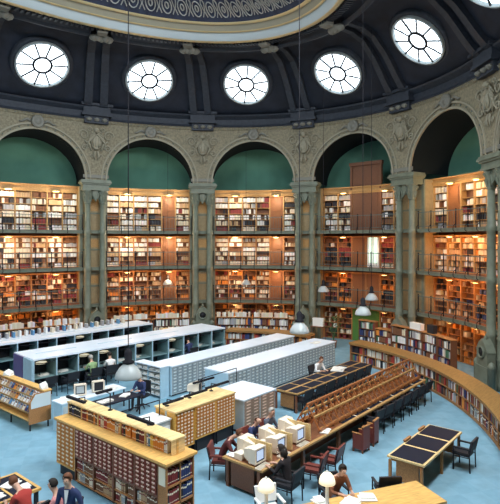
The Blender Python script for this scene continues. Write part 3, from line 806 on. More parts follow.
for i, (r_, x, y) in enumerate(((WN, .6, .4), (WN, 1.5, .45), (WN, 4.4, .4), (WN, 7.5, .4), (WN, 9.4, .4), (WN, 5.4, .5), (WN, 2.6, .3), (WN, 10.3, .4))):
    p = r_(x, y); mb = MB('paper'); mb.cbox(0, 0, 0, .42, .3, .03, .2*i); mb.cbox(.12, .05, .03, .3, .22, .02, .1-.3*i); o = mb.build('paper_sheets'); o.location = (p[0], p[1], .745)
    tag(o, 'loose white papers on the desk of the %s near booth' % ('first', 'second', 'fifth', 'eighth', 'tenth', 'sixth', 'third', 'eleventh')[i], 'papers')

# ---------------------------------------------------------------- magazine display rack
e = thing('magazine_rack', 'long oak display rack with sloping rows of magazines', 'rack', (.95, 6.6, 0), RA)
L = 5.0
def rk(mb, x0, x1, prof): # prof polygon in (y,z)
    n = len(prof); mb.add([(x0, y, z) for y, z in prof]+[(x1, y, z) for y, z in prof], [tuple(range(n))[::-1], tuple(range(n, 2*n))]+[(i, (i+1) % n, n+(i+1) % n, n+i) for i in range(n)])
prof = [(0, .25), (0, 1.28), (-.22, 1.28), (-.78, .40), (-.78, .25)]
for nm, x0, x1 in (('end_panel', 0, .05), ('end_panel', L-.05, L)): mb = MB('case'); rk(mb, x0, x1, [(0, .25), (0, 1.28), (-.60, 1.28), (-.80, 1.0), (-.80, .25)]); mb.build(nm, e)
mb = MB('label_blue'); mb.add([(L+.006, -.02, 1.25), (L+.006, -.58, 1.25), (L+.006, -.74, 1.02), (L+.006, -.74, .78), (L+.006, -.02, .78)], [(0, 1, 2, 3, 4)]); mb.build('notice', e, 'pale notice sheet on the rack end')
mb = MB('oak'); mb.box(-.02, L+.02, -.27, .03, 1.28, 1.32); mb.build('top_board', e)
mb = MB('case'); rk(mb, .05, L-.05, [(-.1, .45), (-.1, 1.27), (-.24, 1.27), (-.66, .60), (-.66, .55)]); mb.build('sloping_back', e)
mb = MB('oak'); mb.box(.05, L-.05, -.80, -.1, .36, .39); mb.build('bottom_shelf', e)
for i in range(3):
    k = (i+.9)/3.0; y = -.24-.42*k; z = 1.27-.67*k; mb = MB('case_light'); mb.box(.05, L-.05, y-.07, y, z-.05, z-.03); mb.box(.05, L-.05, y-.08, y-.065, z-.05, z+.0); mb.build('ledge', e)
for x in (.1, 1.8, 3.5, L-.1):
    for y in (-.06, -.72): mb = MB('black_metal'); mb.box(x-.02, x+.02, y-.02, y+.02, 0, .26); mb.build('leg', e)
sl = atan2(.67, .42)
for i in range(3):
    k = (i+.9)/3.0; y = -.24-.42*k; z = 1.27-.67*k
    for j in range(23):
        lx = .22+.203*j
        wx, wy = .95+(y-.02), 6.6-lx
        colr = random.choice(('white', 'white', 'cream', 'grey', 'blue', 'orange', 'tan', 'white', 'navy') if i != 1 else ('white', 'cream', 'orange', 'tan', 'white', 'grey'))
        mb = MB('book_'+colr); hh = .21; c_, s_ = cos(sl), sin(sl); w = .07
        mb.add([(0, w, 0), (0, -w, 0), (hh*c_, -w, hh*s_), (hh*c_, w, hh*s_), (.012, w, -.006), (.012, -w, -.006), (hh*c_+.012, -w, hh*s_-.006), (hh*c_+.012, w, hh*s_-.006)],
               [(0, 3, 2, 1), (4, 5, 6, 7), (0, 1, 5, 4), (1, 2, 6, 5), (2, 3, 7, 6), (3, 0, 4, 7)])
        mb.mat(random.choice(('book_navy', 'book_dark_red', 'book_black', 'book_blue'))); mb.add([(hh*c_*.62-.004, w*.8, hh*s_*.62+.003), (hh*c_*.62-.004, -w*.8, hh*s_*.62+.003), (hh*c_*.85-.004, -w*.8, hh*s_*.85+.003), (hh*c_*.85-.004, w*.8, hh*s_*.85+.003)], [(0, 3, 2, 1)])
        o = mb.build('magazine'); o.location = (wx-.02, wy, z-.02)
        tag(o, '%s magazine on the %s row of the oak display rack' % (colr, ('top', 'middle', 'bottom')[i]), 'magazine', '%s magazines in the %s row' % (colr, ('top', 'middle', 'bottom')[i]))
for i, (yy, r_) in enumerate(((4.6, .3), (1.9, -.2))):
    mb = MB('paper'); mb.add([(-.18, -.12, 0), (.18, -.12, 0), (.18, .1, .0), (-.18, .1, 0), (-.16, -.1, .16), (.1, -.1, .22), (.14, .1, .14), (-.18, .1, .02)], [(0, 3, 2, 1), (4, 5, 6, 7), (0, 1, 5, 4), (1, 2, 6, 5), (2, 3, 7, 6), (3, 0, 4, 7)])
    o = mb.build('folded_paper'); o.location = (.82, yy, 1.322); o.rotation_euler = (0, 0, r_+pi/2); tag(o, ('white folded sheet standing midway on the magazine rack', 'white folded sheet lying at the near end of the magazine rack')[i], 'papers')

# ---------------------------------------------------------------- tables
def pad_table(name, label, x0, x1, y0, y1, nx, ny, h=.76, top='walnut', strip='oak', solid=True, legx=None):
    e = thing(name, label, 'table', (x0, y0, 0)); W, D = x1-x0, y1-y0
    mb = MB(strip); mb.box(0, W, 0, D, h-.05, h); mb.build('tabletop', e)
    for i in range(nx):
        for j in range(ny):
            mb = MB('black_pad'); px, py = W/nx, D/ny
            mb.box(i*px+.05, (i+1)*px-.05, j*py+.06, (j+1)*py-.06, h, h+.008); mb.build('writing_pad', e)
    mb = MB(top); mb.box(.08, W-.08, .08, D-.08, h-.14, h-.05); mb.build('apron', e)
    for x in (legx or [0, W/2-.04, W-.08]):
        for y in (.05, D-.11): mb = MB(top); mb.box(x, x+.07, y, y+.07, 0, h-.1); mb.build('leg', e)
    if solid:
        for x in (.12, W-.16): mb = MB('case'); mb.box(x, x+.04, D*.2, D*.8, .1, h-.1); mb.build('end_panel', e)
    return e
pad_table('reading_table', 'long dark reading table with two rows of black pads by the blue cabinets', 7.6, 13.7, -4.42, -3.30, 6, 2, top='walnut', strip='case_light')
pad_table('reading_table', 'short reading table with black pads standing alone on open carpet', 4.6, 7.65, -10.45, -9.42, 3, 1, top='case', strip='oak_light')
# long computer and reading table
e = thing('long_table', 'very long table carrying computers at one end and sloping racks beyond', 'table', (1.66, -7.42, 0))
LT = 11.05; WT = 1.38
mb = MB('case_light'); mb.box(0, LT, 0, .10, .71, .765); mb.box(0, LT, WT-.1, WT, .71, .765); mb.box(0, .08, .1, WT-.1, .71, .765); mb.box(LT-.08, LT, .1, WT-.1, .71, .765); mb.build('edge_strip', e)
mb = MB('walnut'); mb.box(.08, LT-.08, .1, WT-.1, .71, .76); mb.build('tabletop', e)
mb = MB('walnut'); mb.box(.1, LT-.1, WT/2-.03, WT/2+.03, .05, .71); mb.build('modesty_panel', e)
for x in (.03, 2.0, 4.0, 6.0, 8.0, LT-.13):
    for y in (.1, WT-.2): mb = MB('walnut'); mb.box(x, x+.1, y, y+.1, 0, .71); mb.build('leg', e)
mb = MB('walnut'); mb.box(.02, .06, .3, WT-.3, .08, .71); mb.build('end_panel', e)
for i in range(7):
    x = 4.25+.96*i
    for y in (.115, WT-.33): mb = MB('black_pad'); mb.box(x+.03, x+.90, y, y+.21, .76, .768); mb.build('writing_pad', e)
    mb = MB('label_white'); mb.box(x+.90, x+.955, .11, .26, .76, .77); mb.build('seat_plate', e)
# sloping open reading racks
e = thing('reading_rack', 'double sloping rack of open wooden bookrests along the long table', 'rack', (4.75, -6.73, .76))
LR = 7.85
for y, z, nm in ((0, .78, 'top_rail'), (-.24, .43, 'middle_rail'), (.24, .43, 'middle_rail'), (-.45, .10, 'bottom_rail'), (.45, .10, 'bottom_rail')):
    mb = MB('rack_wood' if nm != 'middle_rail' else 'case_light'); mb.box(0, LR, y-.03, y+.03, z-.03, z+.03); mb.build(nm, e)
nd = 20
for i in range(nd+1):
    x = LR*i/nd
    for sg in (-1, 1):
        mb = MB('rack_wood'); mb.tube([(x, 0, .78), (x, sg*.24, .43), (x, sg*.45, .08)], .026, 4)
        mb.tube([(x, sg*.24, .43), (x+.03, sg*.14, .2), (x+.03, sg*.10, .0)], .022, 4); mb.build('divider', e)
        if i < nd:
            mb = MB('case'); x2 = x+LR/nd; ya, yb = sorted((sg*.36, sg*.46)); mb.box(x+.05, x2-.05, ya, yb, .08, .11); ya, yb = sorted((sg*.45, sg*.47)); mb.box(x+.05, x2-.05, ya, yb, .0, .16)
            mb.tube([(x+.03, sg*.26, .40), (x2-.03, sg*.42, .16)], .013, 4); mb.build('bookrest', e)
# computers
e0 = None
def monitor(loc, rz, label, name='computer_monitor', glow='screen'):
    e = thing(name, label, 'monitor', loc, rz, 'beige computer monitors')
    mb = MB('beige'); mb.box(-.22, .22, -.157, .05, .06, .44)
    mb.add([(-.20, .05, .08), (.20, .05, .08), (.20, .05, .42), (-.20, .05, .42), (-.12, .30, .12), (.12, .30, .12), (.12, .30, .34), (-.12, .30, .34)], [(0, 1, 5, 4), (1, 2, 6, 5), (2, 3, 7, 6), (3, 0, 4, 7), (4, 5, 6, 7)])
    mb.box(-.23, .23, -.18, -.16, .05, .09); mb.box(-.23, .23, -.18, -.16, .41, .45); mb.box(-.23, -.17, -.18, -.16, .09, .41); mb.box(.17, .23, -.18, -.16, .09, .41); cs_ = mb.build('casing', e)
    mb = MB('black_pad'); mb.box(-.17, .17, -.164, -.158, .09, .41); mb.mat(glow); mb.box(-.135, .135, -.168, -.158, .13, .38); mb.build('screen', cs_)
    mb = MB('beige'); mb.lathe([(.16, 0), (.16, .02), (.07, .035), (.07, .07)], (0, .03, 0), 14); mb.build('foot', e)
    return e
def keyboard(loc, rz, label):
    e = thing('keyboard', label, 'keyboard', loc, rz, 'beige keyboards')
    mb = MB('beige'); mb.add([(-.23, -.08, 0), (.23, -.08, 0), (.23, .08, 0), (-.23, .08, 0), (-.23, -.08, .015), (.23, -.08, .015), (.23, .08, .035), (-.23, .08, .035)], [(0, 3, 2, 1), (4, 5, 6, 7), (0, 1, 5, 4), (1, 2, 6, 5), (2, 3, 7, 6), (3, 0, 4, 7)]); mb.build('case', e)
    mb = MB('key')
    for i in range(12):
        for j in range(4): mb.box(-.21+.035*i, -.18+.035*i, -.07+.036*j, -.04+.036*j, .018+.005*j, .03+.005*j)
    mb.build('keys', e, kind='stuff')
NM = ['nearest the table end', 'the middle one', 'closest to the bookrests']
for i in range(3):
    x = 1.92+.93*i
    monitor((x, -6.98, .765), 0, 'beige computer facing the red chairs, %s' % NM[i]); 
    monitor((x+.35, -6.42, .765), pi, 'beige computer backing onto the front row, %s' % NM[i])
    keyboard((x-.05, -7.27, .765), .05, 'beige keyboard on the red chair side, %s' % NM[i])
    keyboard((x+.35, -6.15, .765), pi+.1, 'beige keyboard on the far side, %s' % NM[i])
    e = thing('desk_partition', 'wooden partition between computers, %s' % NM[i], 'partition', (x+.34, -7.05, .765), 0, 'computer partitions')
    mb = MB('oak_light'); mb.box(-.015, .015, -.2, .62, 0, .46); mb.build('board', e); mb = MB('oak_light'); mb.box(-.02, .02, -.215, -.2, 0, .47); mb.build('edge_strip', e)
    mb = MB('beige'); mb.box(-.2, .2, -.16, .16, 0, .16); mb.box(-.18, .18, -.17, -.16, .03, .06); mb.mat('key'); mb.box(-.15, .05, -.175, -.168, .09, .11)
    o = mb.build('computer_case'); o.location = (x+.0, -6.50, .765) ; o.scale = (.75, .8, 1); tag(o, 'beige flat computer case between the monitor rows, %s' % NM[i], 'computer', 'computer cases')
for i, (x, y, lb) in enumerate(((1.95, -6.2, 'near the sleeping reader'), (4.95, -7.25, 'before the first bookrest'), (3.9, -6.2, 'beside the far keyboards'))):
    mb = MB('paper'); mb.cbox(0, 0, 0, .34, .26, .025, .3*i); mb.cbox(.1, .04, .025, .3, .21, .02, -.2); o = mb.build('paper_sheets'); o.location = (x, y, .768); tag(o, 'white papers on the long table %s' % lb, 'papers')

# near left desk
e = thing('writing_desk', 'dark-topped desk at the lower left corner of the room', 'desk', (-3.9, -3.95, 0))
mb = MB('oak'); mb.box(0, 1.55, 0, .07, .71, .77); mb.box(0, 1.55, 1.19, 1.26, .71, .77); mb.box(1.48, 1.55, .07, 1.19, .71, .77); mb.box(.9, .95, .07, 1.19, .71, .77); mb.build('edge_strip', e)
mb = MB('black_pad'); mb.box(0, .9, .07, 1.19, .71, .765); mb.box(.95, 1.48, .07, 1.19, .71, .765); mb.build('tabletop', e)
for x in (.02, 1.43):
    for y in (.06, 1.12): mb = MB('dark'); mb.box(x, x+.08, y, y+.08, 0, .71); mb.build('leg', e)
mb = MB('case'); mb.box(.98, 1.04, 1.0, 1.14, .77, .95); mb.box(.1, 1.0, 1.1, 1.15, .77, .90); mb.build('gallery_rail', e)
for i, (x, y, w, r_) in enumerate(((-2.75, -3.25, .42, .4), (-2.6, -3.65, .3, 1.2), (-3.35, -3.6, .5, .2))):
    mb = MB('paper'); mb.cbox(0, 0, 0, w, w*.72, .02, r_); mb.cbox(.05, .03, .02, w*.8, w*.5, .015, r_+.3); o = mb.build('paper_sheets'); o.location = (x, y, .772); tag(o, ('open white papers in the middle of the corner desk', 'small sheet near the edge of the corner desk', 'large white sheet before the red-clad reader')[i], 'papers')

# front service desk
ds = atan2(-.49, .871)
e = thing('service_desk', 'long oak service desk with cream lamps at the front edge', 'desk', (-.6, -8.2, 0), ds)
mb = MB('oak'); mb.box(0, 4.9, -1.05, 0, .71, .76); mb.build('desktop', e)
mb = MB('case'); mb.box(.05, 4.85, -.12, -.08, .1, .71); mb.build('front_panel', e)
for x in (.05, 1.7, 3.3, 4.75): mb = MB('case'); mb.box(x, x+.1, -1.0, -.12, 0, .71); mb.build('pedestal', e)
first = None
for i, (x, y) in enumerate(((.08, -8.78), (1.16, -9.62))):
    lb = ('cream mushroom desk lamp in front of the white chair', 'cream mushroom desk lamp beside the brown-clad reader')[i]
    if first is None:
        e = thing('desk_lamp', lb, 'lamp', (x, y, .76), 0, 'cream mushroom lamps')
        mb = MB('white'); mb.lathe([(.13, 0), (.13, .02), (.045, .05), (.035, .6)], (0, 0, 0), 14); mb.build('stem', e)
        mb = MB('lamp_glow'); mb.lathe([(.0, .60), (.16, .58), (.18, .56), (.175, .62), (.15, .70), (.09, .77), (.02, .80), (0, .80)], (0, 0, 0), 20); ls_ = mb.build('lamp_shade', e)
        mb = MB('white'); mb.lathe([(.03, .80), (.02, .83), (0, .84)], (0, 0, 0), 10); mb.build('finial', ls_)
        first = e
    else: dup(first, (x, y, .76), 0, lb)
for i, (x, y, w) in enumerate(((1.62, -9.95, .55), (1.28, -9.36, .36), (2.1, -10.1, .4))):
    mb = MB('paper'); mb.cbox(0, 0, 0, w, w*.7, .03, .3+i); mb.cbox(.06, .04, .03, w*.8, w*.6, .02, 1.1*i); o = mb.build('paper_sheets'); o.location = (x, y, .762); tag(o, ('big heap of white papers before the brown-clad reader', 'white papers to the left of the second cream lamp', 'white sheets by the elbow of the brown-clad reader')[i], 'papers')

# ---------------------------------------------------------------- chairs
def armchair(label, loc, rz, pad='leather', group='leather armchairs'):
    e = thing('armchair', label, 'chair', loc, rz, group)
    mb = MB(pad); mb.box(-.24, .24, -.22, .24, .42, .49); mb.box(-.22, .22, -.2, .26, .49, .51); mb.build('seat', e)
    mb = MB(pad); mb.add([(-.25, -.26, .55), (.25, -.26, .55), (.25, -.20, .55), (-.25, -.20, .55), (-.27, -.34, .90), (.27, -.34, .90), (.27, -.28, .90), (-.27, -.28, .90)], [(0, 3, 2, 1), (4, 5, 6, 7), (0, 1, 5, 4), (1, 2, 6, 5), (2, 3, 7, 6), (3, 0, 4, 7)]); mb.build('backrest', e)
    for sx in (-1, 1):
        mb = MB(pad); mb.box(sx*.28-.03, sx*.28+.03, -.24, .2, .64, .68); mb.build('armrest', e)
        mb = MB('black_metal'); mb.tube([(sx*.28, .2, 0), (sx*.28, .2, .64)], .018, 6); mb.build('leg', e)
        mb = MB('black_metal'); mb.tube([(sx*.27, -.26, 0), (sx*.27, -.24, .5), (sx*.27, -.33, .88)], .018, 6); mb.build('leg', e)
        mb = MB('black_metal'); mb.tube([(sx*.28, .2, .41), (sx*.27, -.25, .41)], .014, 6); mb.build('side_rail', e)
    return e
def tub_chair(label, loc, rz, group='panelled red chairs'):
    e = thing('panelled_chair', label, 'chair', loc, rz, group)
    mb = MB('leather'); mb.box(-.17, .17, -.16, .16, .38, .44); mb.build('seat', e)
    mb = MB('leather'); mb.box(-.20, .20, -.22, -.165, .10, .80); bk_ = mb.build('backrest', e); mb = MB('case'); mb.box(-.22, .22, -.23, -.16, .80, .83); mb.build('top_rail', bk_)
    for sx in (-1, 1):
        mb = MB('leather'); xa, xb = sorted((sx*.172, sx*.21)); mb.box(xa, xb, -.16, .16, .10, .58); mb.mat('case'); mb.box(xa-.01, xb+.01, -.16, .18, .58, .60); mb.build('side_panel', e)
        for y in (-.19, .13): mb = MB('walnut'); mb.box(xa, xb, y-.02, y+.03, 0, .10); mb.build('leg', e)
    return e
c3 = tub_chair('red panelled chair tucked behind the far end of the short reading table', (7.05, -9.62, 0), pi)
dup(c3, (5.95, -9.62, 0), pi, 'red panelled chair tucked behind the near pads of the short reading table')
c1 = armchair('red leather armchair left of an identical empty one, by the computers', (3.2, -7.98, 0), .25)
dup(c1, (4.0, -8.02, 0), .15, 'red leather armchair drawn up just past the last computer')
dup(c3, (6.8, -7.82, 0), pi*.03, 'red-backed armchair tucked at the bookrests, closer to the far wall of the pair')
dup(c3, (6.1, -7.84, 0), -.05, 'red-backed armchair tucked at the bookrests, closer to the computers of the pair')
dup(c1, (2.0, -5.66, 0), pi+.55, 'red leather armchair under the sleeping reader at the table end')
dup(c1, (3.35, -5.62, 0), pi, 'red leather armchair under the bald reader')
dup(c1, (4.2, -5.60, 0), pi, 'red leather armchair under the grey-haired reader behind the computers')
c2 = armchair('black armchair on the open side of the short reading table', (6.9, -10.72, 0), 0, 'dark', 'black armchairs')
dup(c2, (2.05, -7.95, 0), .1, 'black armchair under the dark-haired reader at the computers')
dup(c2, (3.4, -9.95, 0), -.8, 'black armchair near the brown-clad reader, facing the short table')
for i in range(7):
    o_ = ('first', 'second', 'third', 'fourth', 'fifth', 'sixth', 'seventh')[i]
    dup(c2, (7.6+.74*i, -7.52, 0), random.uniform(-.1, .1), '%s dark chair in the shade under the open side of the rack table' % o_, 'dark chairs on the open side of the rack table')
    dup(c2, (7.2+.80*i, -5.95, 0), pi, '%s dark chair between the rack table and the padded table' % o_, 'dark chairs on the inner side of the rack table')
    dup(c2, (7.95+.82*i, -4.42, 0), 0, '%s dark chair at the near side of the padded table' % o_, 'dark chairs at the padded table')
dup(c2, (11.3, -2.95, 0), pi, 'dark chair under the white-shirted reader')
w = armchair('white chair with its pale back towards the front desk', (.78, -8.35, 0), pi+ds, 'white', 'white chairs')
def office_chair(label, loc, rz):
    e = thing('office_chair', label, 'chair', loc, rz)
    mb = MB('dark'); mb.box(-.25, .25, -.23, .25, .44, .52); mb.build('seat', e)
    mb = MB('dark'); mb.box(-.23, .23, -.30, -.24, .56, 1.02); mb.build('backrest', e)
    mb = MB('black_metal'); mb.tube([(0, 0, .1), (0, 0, .44)], .03, 8); mb.build('column', e)
    for i in range(5):
        a = 2*pi*i/5; mb = MB('black_metal'); mb.tube([(0, 0, .12), (.28*cos(a), .28*sin(a), .06)], .02, 6); mb.lathe([(0, -.03), (.03, 0), (0, .03)], (.29*cos(a), .29*sin(a), .03), 8); mb.build('leg', e)
    for sg in (-1, 1): mb = MB('black_metal'); mb.tube([(sg*.26, -.2, .5), (sg*.28, -.2, .68), (sg*.28, .12, .68)], .018, 6); mb.build('armrest', e)
office_chair('black swivel chair with star base inside the staff area', (4.3, .75, 0), 1.9)

# ---------------------------------------------------------------- staff area
def desk(name, label, loc, rz, W, D, top='white_top', body='steel', h=.74):
    e = thing(name, label, 'desk', loc, rz)
    mb = MB(top); mb.box(0, W, 0, D, h-.04, h); mb.build('desktop', e)
    mb = MB(body); mb.box(.04, .45, .05, D-.05, 0, h-.04); mb.build('drawer_pedestal', e)
    for z in (.1, .3, .5): mb = MB(body); mb.box(.07, .42, .02, .05, z, z+.17); dr_ = mb.build('drawer', e); mb = MB('black_metal'); mb.box(.18, .31, .005, .02, z+.08, z+.1); mb.build('handle', dr_)
    for y in (.06, D-.1): mb = MB('black_metal'); mb.box(W-.08, W-.04, y, y+.04, 0, h-.04); mb.build('leg', e)
    return e
desk('staff_desk', 'pale staff desk with two screens in front of the carrels', (1.7, 1.35, 0), 0, 2.3, .85)
desk('staff_desk', 'pale staff desk with papers between the two catalogue rows', (4.6, -1.95, 0), 0, 1.75, .8)
desk('staff_desk', 'dark cluttered desk in front of the two staff screens', (1.9, .1, 0), 0, 1.9, .8, 'black_pad')
monitor((2.25, 1.85, .74), -.5, 'white computer monitor on the staff desk before the carrels', 'staff_monitor', 'cream_band')
monitor((2.95, 1.75, .74), -.35, 'computer monitor with a black screen on the staff desk', 'staff_monitor', 'dark')
monitor((5.2, -1.35, .74), .5, 'computer monitor on the desk between the catalogue rows', 'staff_monitor', 'dark')
e = thing('storage_box', 'pale blue box unit at the left of the staff desk', 'box', (1.2, .9, 0)); mb = MB('blue_panel'); mb.box(-.4, .4, -.3, .3, 0, 1.0); mb.build('body', e); mb = MB('white_top'); mb.box(-.43, .43, -.33, .33, 1.0, 1.04); mb.build('lid', e); mb = MB('steel'); mb.box(-.36, .36, -.315, -.3, .1, .9); mb.build('door', e)
e = thing('low_cabinet', 'white low cabinet joining the near counter to the golden catalogues', 'cabinet', (.12, -3.85, 0))
mb = MB('cream_band'); mb.box(0, 1.62, 0, .8, .08, 1.24); mb.build('body', e); mb = MB('white'); mb.box(-.02, 1.64, -.03, .83, 1.24, 1.29); mb.build('top_board', e); mb = MB('dark'); mb.box(.03, 1.6, .04, .76, 0, .08); mb.build('plinth', e)
for x in (.04, .57, 1.1): mb = MB('white'); mb.box(x, x+.49, -.015, 0, .12, 1.1); d_ = mb.build('door', e); mb = MB('steel'); mb.box(x+.42, x+.45, -.03, -.015, .6, .75); mb.build('handle', d_)
for i, (x, y, z, w, lb) in enumerate(((2.4, .45, .745, .5, 'spread over the cluttered dark desk of the staff area'), (3.3, .5, .745, .4, 'at the far end of the cluttered dark desk'), (3.55, 1.7, .745, .45, 'on the staff desk beside the black screen'),
                                   (5.8, -1.6, .745, .5, 'on the desk between the catalogue rows'), (4.95, -1.75, .745, .35, 'at the near corner of the desk between the rows'), (1.2, .95, 1.045, .5, 'on top of the pale blue box unit'),
                                   (13.9, -1.2, 1.305, .5, 'on the far end of the front catalogue row'), (11.8, -3.75, .77, .8, 'under the hands of the white-shirted reader'))):
    mb = MB('paper'); mb.cbox(0, 0, 0, w, w*.7, .035, .5*i); mb.cbox(.08, -.05, .035, w*.7, w*.5, .03, .9*i); o = mb.build('paper_sheets'); o.location = (x, y, z); tag(o, 'white papers '+lb, 'papers')
# angled reading lamps of thin black bars
def bar_lamp(label, x, y, z, rz, L=1.0, H=.35):
    e = thing('bar_lamp', label, 'lamp', (x, y, z), rz, 'black bar lamps')
    mb = MB('black_metal'); mb.lathe([(.07, 0), (.07, .015), (.02, .03)], (0, 0, 0), 10); mb.build('base', e)
    mb = MB('black_metal'); mb.tube([(0, 0, 0), (0, 0, H), (0, -.28, H+.02)], .018, 6); mb.build('arm', e)
    mb = MB('black_metal'); mb.box(-L/2, L/2, -.33, -.25, H-.02, H+.04); mb.build('shade', e); mb = MB('white'); mb.box(-L/2+.03, L/2-.03, -.32, -.26, H-.03, H-.02); mb.build('tube', e)
bar_lamp('black bar lamp on the raised shelf, farthest along the near counter', -.22, -2.4, 1.97, pi/2+pi, .9, .12)
bar_lamp('black bar lamp with tall post on the raised shelf of the near counter', -.2, -3.6, 1.97, pi/2+pi/2, .5, .45)
bar_lamp('black bar lamp over the blue books of the near counter', -.22, -5.3, 1.97, pi/2+pi, 1.0, .2)
bar_lamp('black bar lamp at the plain end of the golden catalogues', 2.0, -3.4, 1.495, 0, .8, .2)
bar_lamp('black bar lamp in the middle of the golden catalogue top', 3.0, -3.35, 1.495, 0, 1.0, .2)
bar_lamp('black bar lamp at the far end of the golden catalogue top', 4.0, -3.35, 1.495, 0, 1.1, .25)
bar_lamp('black bar lamp on the desk between the catalogue rows', 5.4, -1.3, .74, 0, 1.1, .5)
for i, (x, y, x2, y2, z) in enumerate(((.3, -3.4, 1.7, -3.4, 1.75), (4.3, -2.6, 6.2, -2.55, 1.72))):
    e = thing('rail_frame', ('thin black rail standing over the white low cabinet', 'thin black rail standing behind the golden catalogues')[i], 'rail', (x, y, 1.29 if i == 0 else 0), 0)
    mb = MB('black_metal'); mb.tube([(0, 0, z-e.location.z), (x2-x, y2-y, z-e.location.z)], .018, 6); mb.build('top_rail', e)
    for q in (0, 1): mb = MB('black_metal'); mb.tube([(q*(x2-x), q*(y2-y), 0), (q*(x2-x), q*(y2-y), z-e.location.z)], .018, 6); mb.build('post', e)

# ---------------------------------------------------------------- curved counters with shelved books
def CE(t, k, z): return Vector(((16.3+1.05*k)*cos(t), (13.2+.8*k)*sin(t), z))
def cbend(mb, t0, t1, k0, k1, z0, z1, n=40):
    vs = []; fs = []
    for i in range(n+1):
        t = t0+(t1-t0)*i/n
        vs += [CE(t, k0, z0), CE(t, k1, z0), CE(t, k1, z1), CE(t, k0, z1)]
    for i in range(n):
        for k in range(4): fs.append((i*4+k, i*4+4+k, i*4+4+(k+1) % 4, i*4+(k+1) % 4))
    fs += [(0, 1, 2, 3), (n*4+3, n*4+2, n*4+1, n*4)]; mb.add(vs, fs)
INDIV = []
def counter(t0, t1, label, indiv):
    e = thing('curved_counter', label, 'counter', CE((t0+t1)/2, .5, 0))
    mb = MB('oak_counter'); cbend(mb, t0, t1, -.02, 1.0, 1.04, 1.10); mb.build('worktop', e, rel=True)
    mb = MB('case'); cbend(mb, t0, t1, .0, .97, .98, 1.04); mb.build('apron', e, rel=True)
    mb = MB('case_dark'); cbend(mb, t0, t1, .42, .5, .08, .98); mb.build('back_panel', e, rel=True)
    mb = MB('case'); cbend(mb, t0, t1, .90, .95, .0, .98); mb.build('outer_panel', e, rel=True)
    for z in (.08, .52): mb = MB('case'); cbend(mb, t0, t1, .12, .45, z, z+.03); mb.build('shelf', e, rel=True)
    mb = MB('case'); cbend(mb, t0, t1, .14, .5, 0, .08); mb.build('plinth', e, rel=True)
    n = int(abs(t1-t0)*15.0/.95)
    for i in range(n+1):
        t = t0+(t1-t0)*i/n; dt = .0012; mb = MB('case'); cbend(mb, t-dt, t+dt, .11, .45, .08, .98, 1); mb.build('divider', e, rel=True)
    for j, z in enumerate((.112, .552)):
        t = min(t0, t1)+.003; tt1 = max(t0, t1)-.003; base = None; left = 0; nn = 0
        pal = [('dark_red', 3), ('brown', 3), ('cream', 2), ('white', 3), ('navy', 2), ('orange', 1), ('black', 2), ('grey', 2), ('green', 1), ('red', 1)]
        while t < tt1:
            a = CE(t, .16, z); dl = (CE(t+.001, .16, z)-a).length/.001
            if left <= 0: base = random.choices([p[0] for p in pal], [p[1] for p in pal])[0]; left = random.choice((1, 1, 2, 3, 4))
            left -= 1; w = random.uniform(.035, .07); dt = w/dl
            if random.random() < .93:
                if indiv and t < indiv and NB[0] < 297:
                    dirv = (CE(t+.001, .16, z)-a); rz = atan2(dirv.y, dirv.x); nrm = Vector((cos(t)/16.4, sin(t)/13.3, 0))
                    p = CE(t+dt/2, .17, z); ang = atan2(nrm.y, nrm.x)-pi/2
                    book(p, ang, w*.93, .21, random.uniform(.27, .37), base, 'on the %s shelf of the curved counter close to the right edge' % ('lower', 'upper')[j], '%s shelf of the near curved counter' % ('lower', 'upper')[j])
                else:
                    hh = random.uniform(.27, .38); P8 = [CE(t, .17, z), CE(t+dt*.93, .17, z), CE(t+dt*.93, .38, z), CE(t, .38, z)]
                    STUFF.box(P8+[p+Vector((0, 0, hh)) for p in P8], vary(BOOKC[base]))
            t += dt
    return e
counter(radians(-68), radians(-8.3), 'long curved oak counter with shelved books sweeping round the right side', radians(-46))
counter(radians(4), radians(26), 'short curved oak counter at the far end beyond the catalogue rows', None)

# free-standing bookcases behind the counter
def low_case(s, off, W, H, label, rows, fill=True, name='low_bookcase'):
    """fill: every shelf gets books of the shared mass"""
    c = P(s, off, 0); h = heading(s); e = thing(name, label, 'bookcase', c, h)
    mb = MB('walnut'); mb.box(-W/2, -W/2+.04, 0, .34, 0, H); mb.build('side', e); mb = MB('walnut'); mb.box(W/2-.04, W/2, 0, .34, 0, H); mb.build('side', e)
    mb = MB('case_dark'); mb.box(-W/2, W/2, .31, .34, 0, H); mb.build('back_panel', e); mb = MB('case'); mb.box(-W/2-.02, W/2+.02, -.02, .36, H, H+.04); mb.build('top_board', e)
    hh = (H-.08)/rows
    R4 = Matrix.Translation(c) @ Matrix.Rotation(h, 4, 'Z')
    for k in range(rows):
        mb = MB('walnut'); mb.box(-W/2+.04, W/2-.04, 0, .31, .06+k*hh, .085+k*hh); mb.build('shelf', e)
        x = -W/2+.05; base = 'white'; left = 0
        pal = [('white', 4), ('cream', 3), ('navy', 2), ('dark_red', 2), ('brown', 2), ('grey', 2), ('green', 1), ('orange', 1), ('black', 2)]
        while x < W/2-.09 and fill:
            if left <= 0: base = random.choices([p[0] for p in pal], [p[1] for p in pal])[0]; left = random.choice((1, 2, 3, 5))
            left -= 1; w = random.uniform(.035, .07)
            if random.random() < .92:
                z = .087+k*hh; h2 = hh*random.uniform(.66, .88); v = [(x, .02, z), (x+w*.93, .02, z), (x+w*.93, .24, z), (x, .24, z)]; v += [(a, b, z+h2) for a, b, _ in v]
                STUFF.box([R4 @ Vector(p) for p in v], vary(BOOKC[base]))
            x += w
    return e
WHERE = ['beside the green doorway', 'left of the dark column pair', 'right of the dark column pair', 'carrying the white box', 'carrying the black box', 'next to the rightmost pedestal']
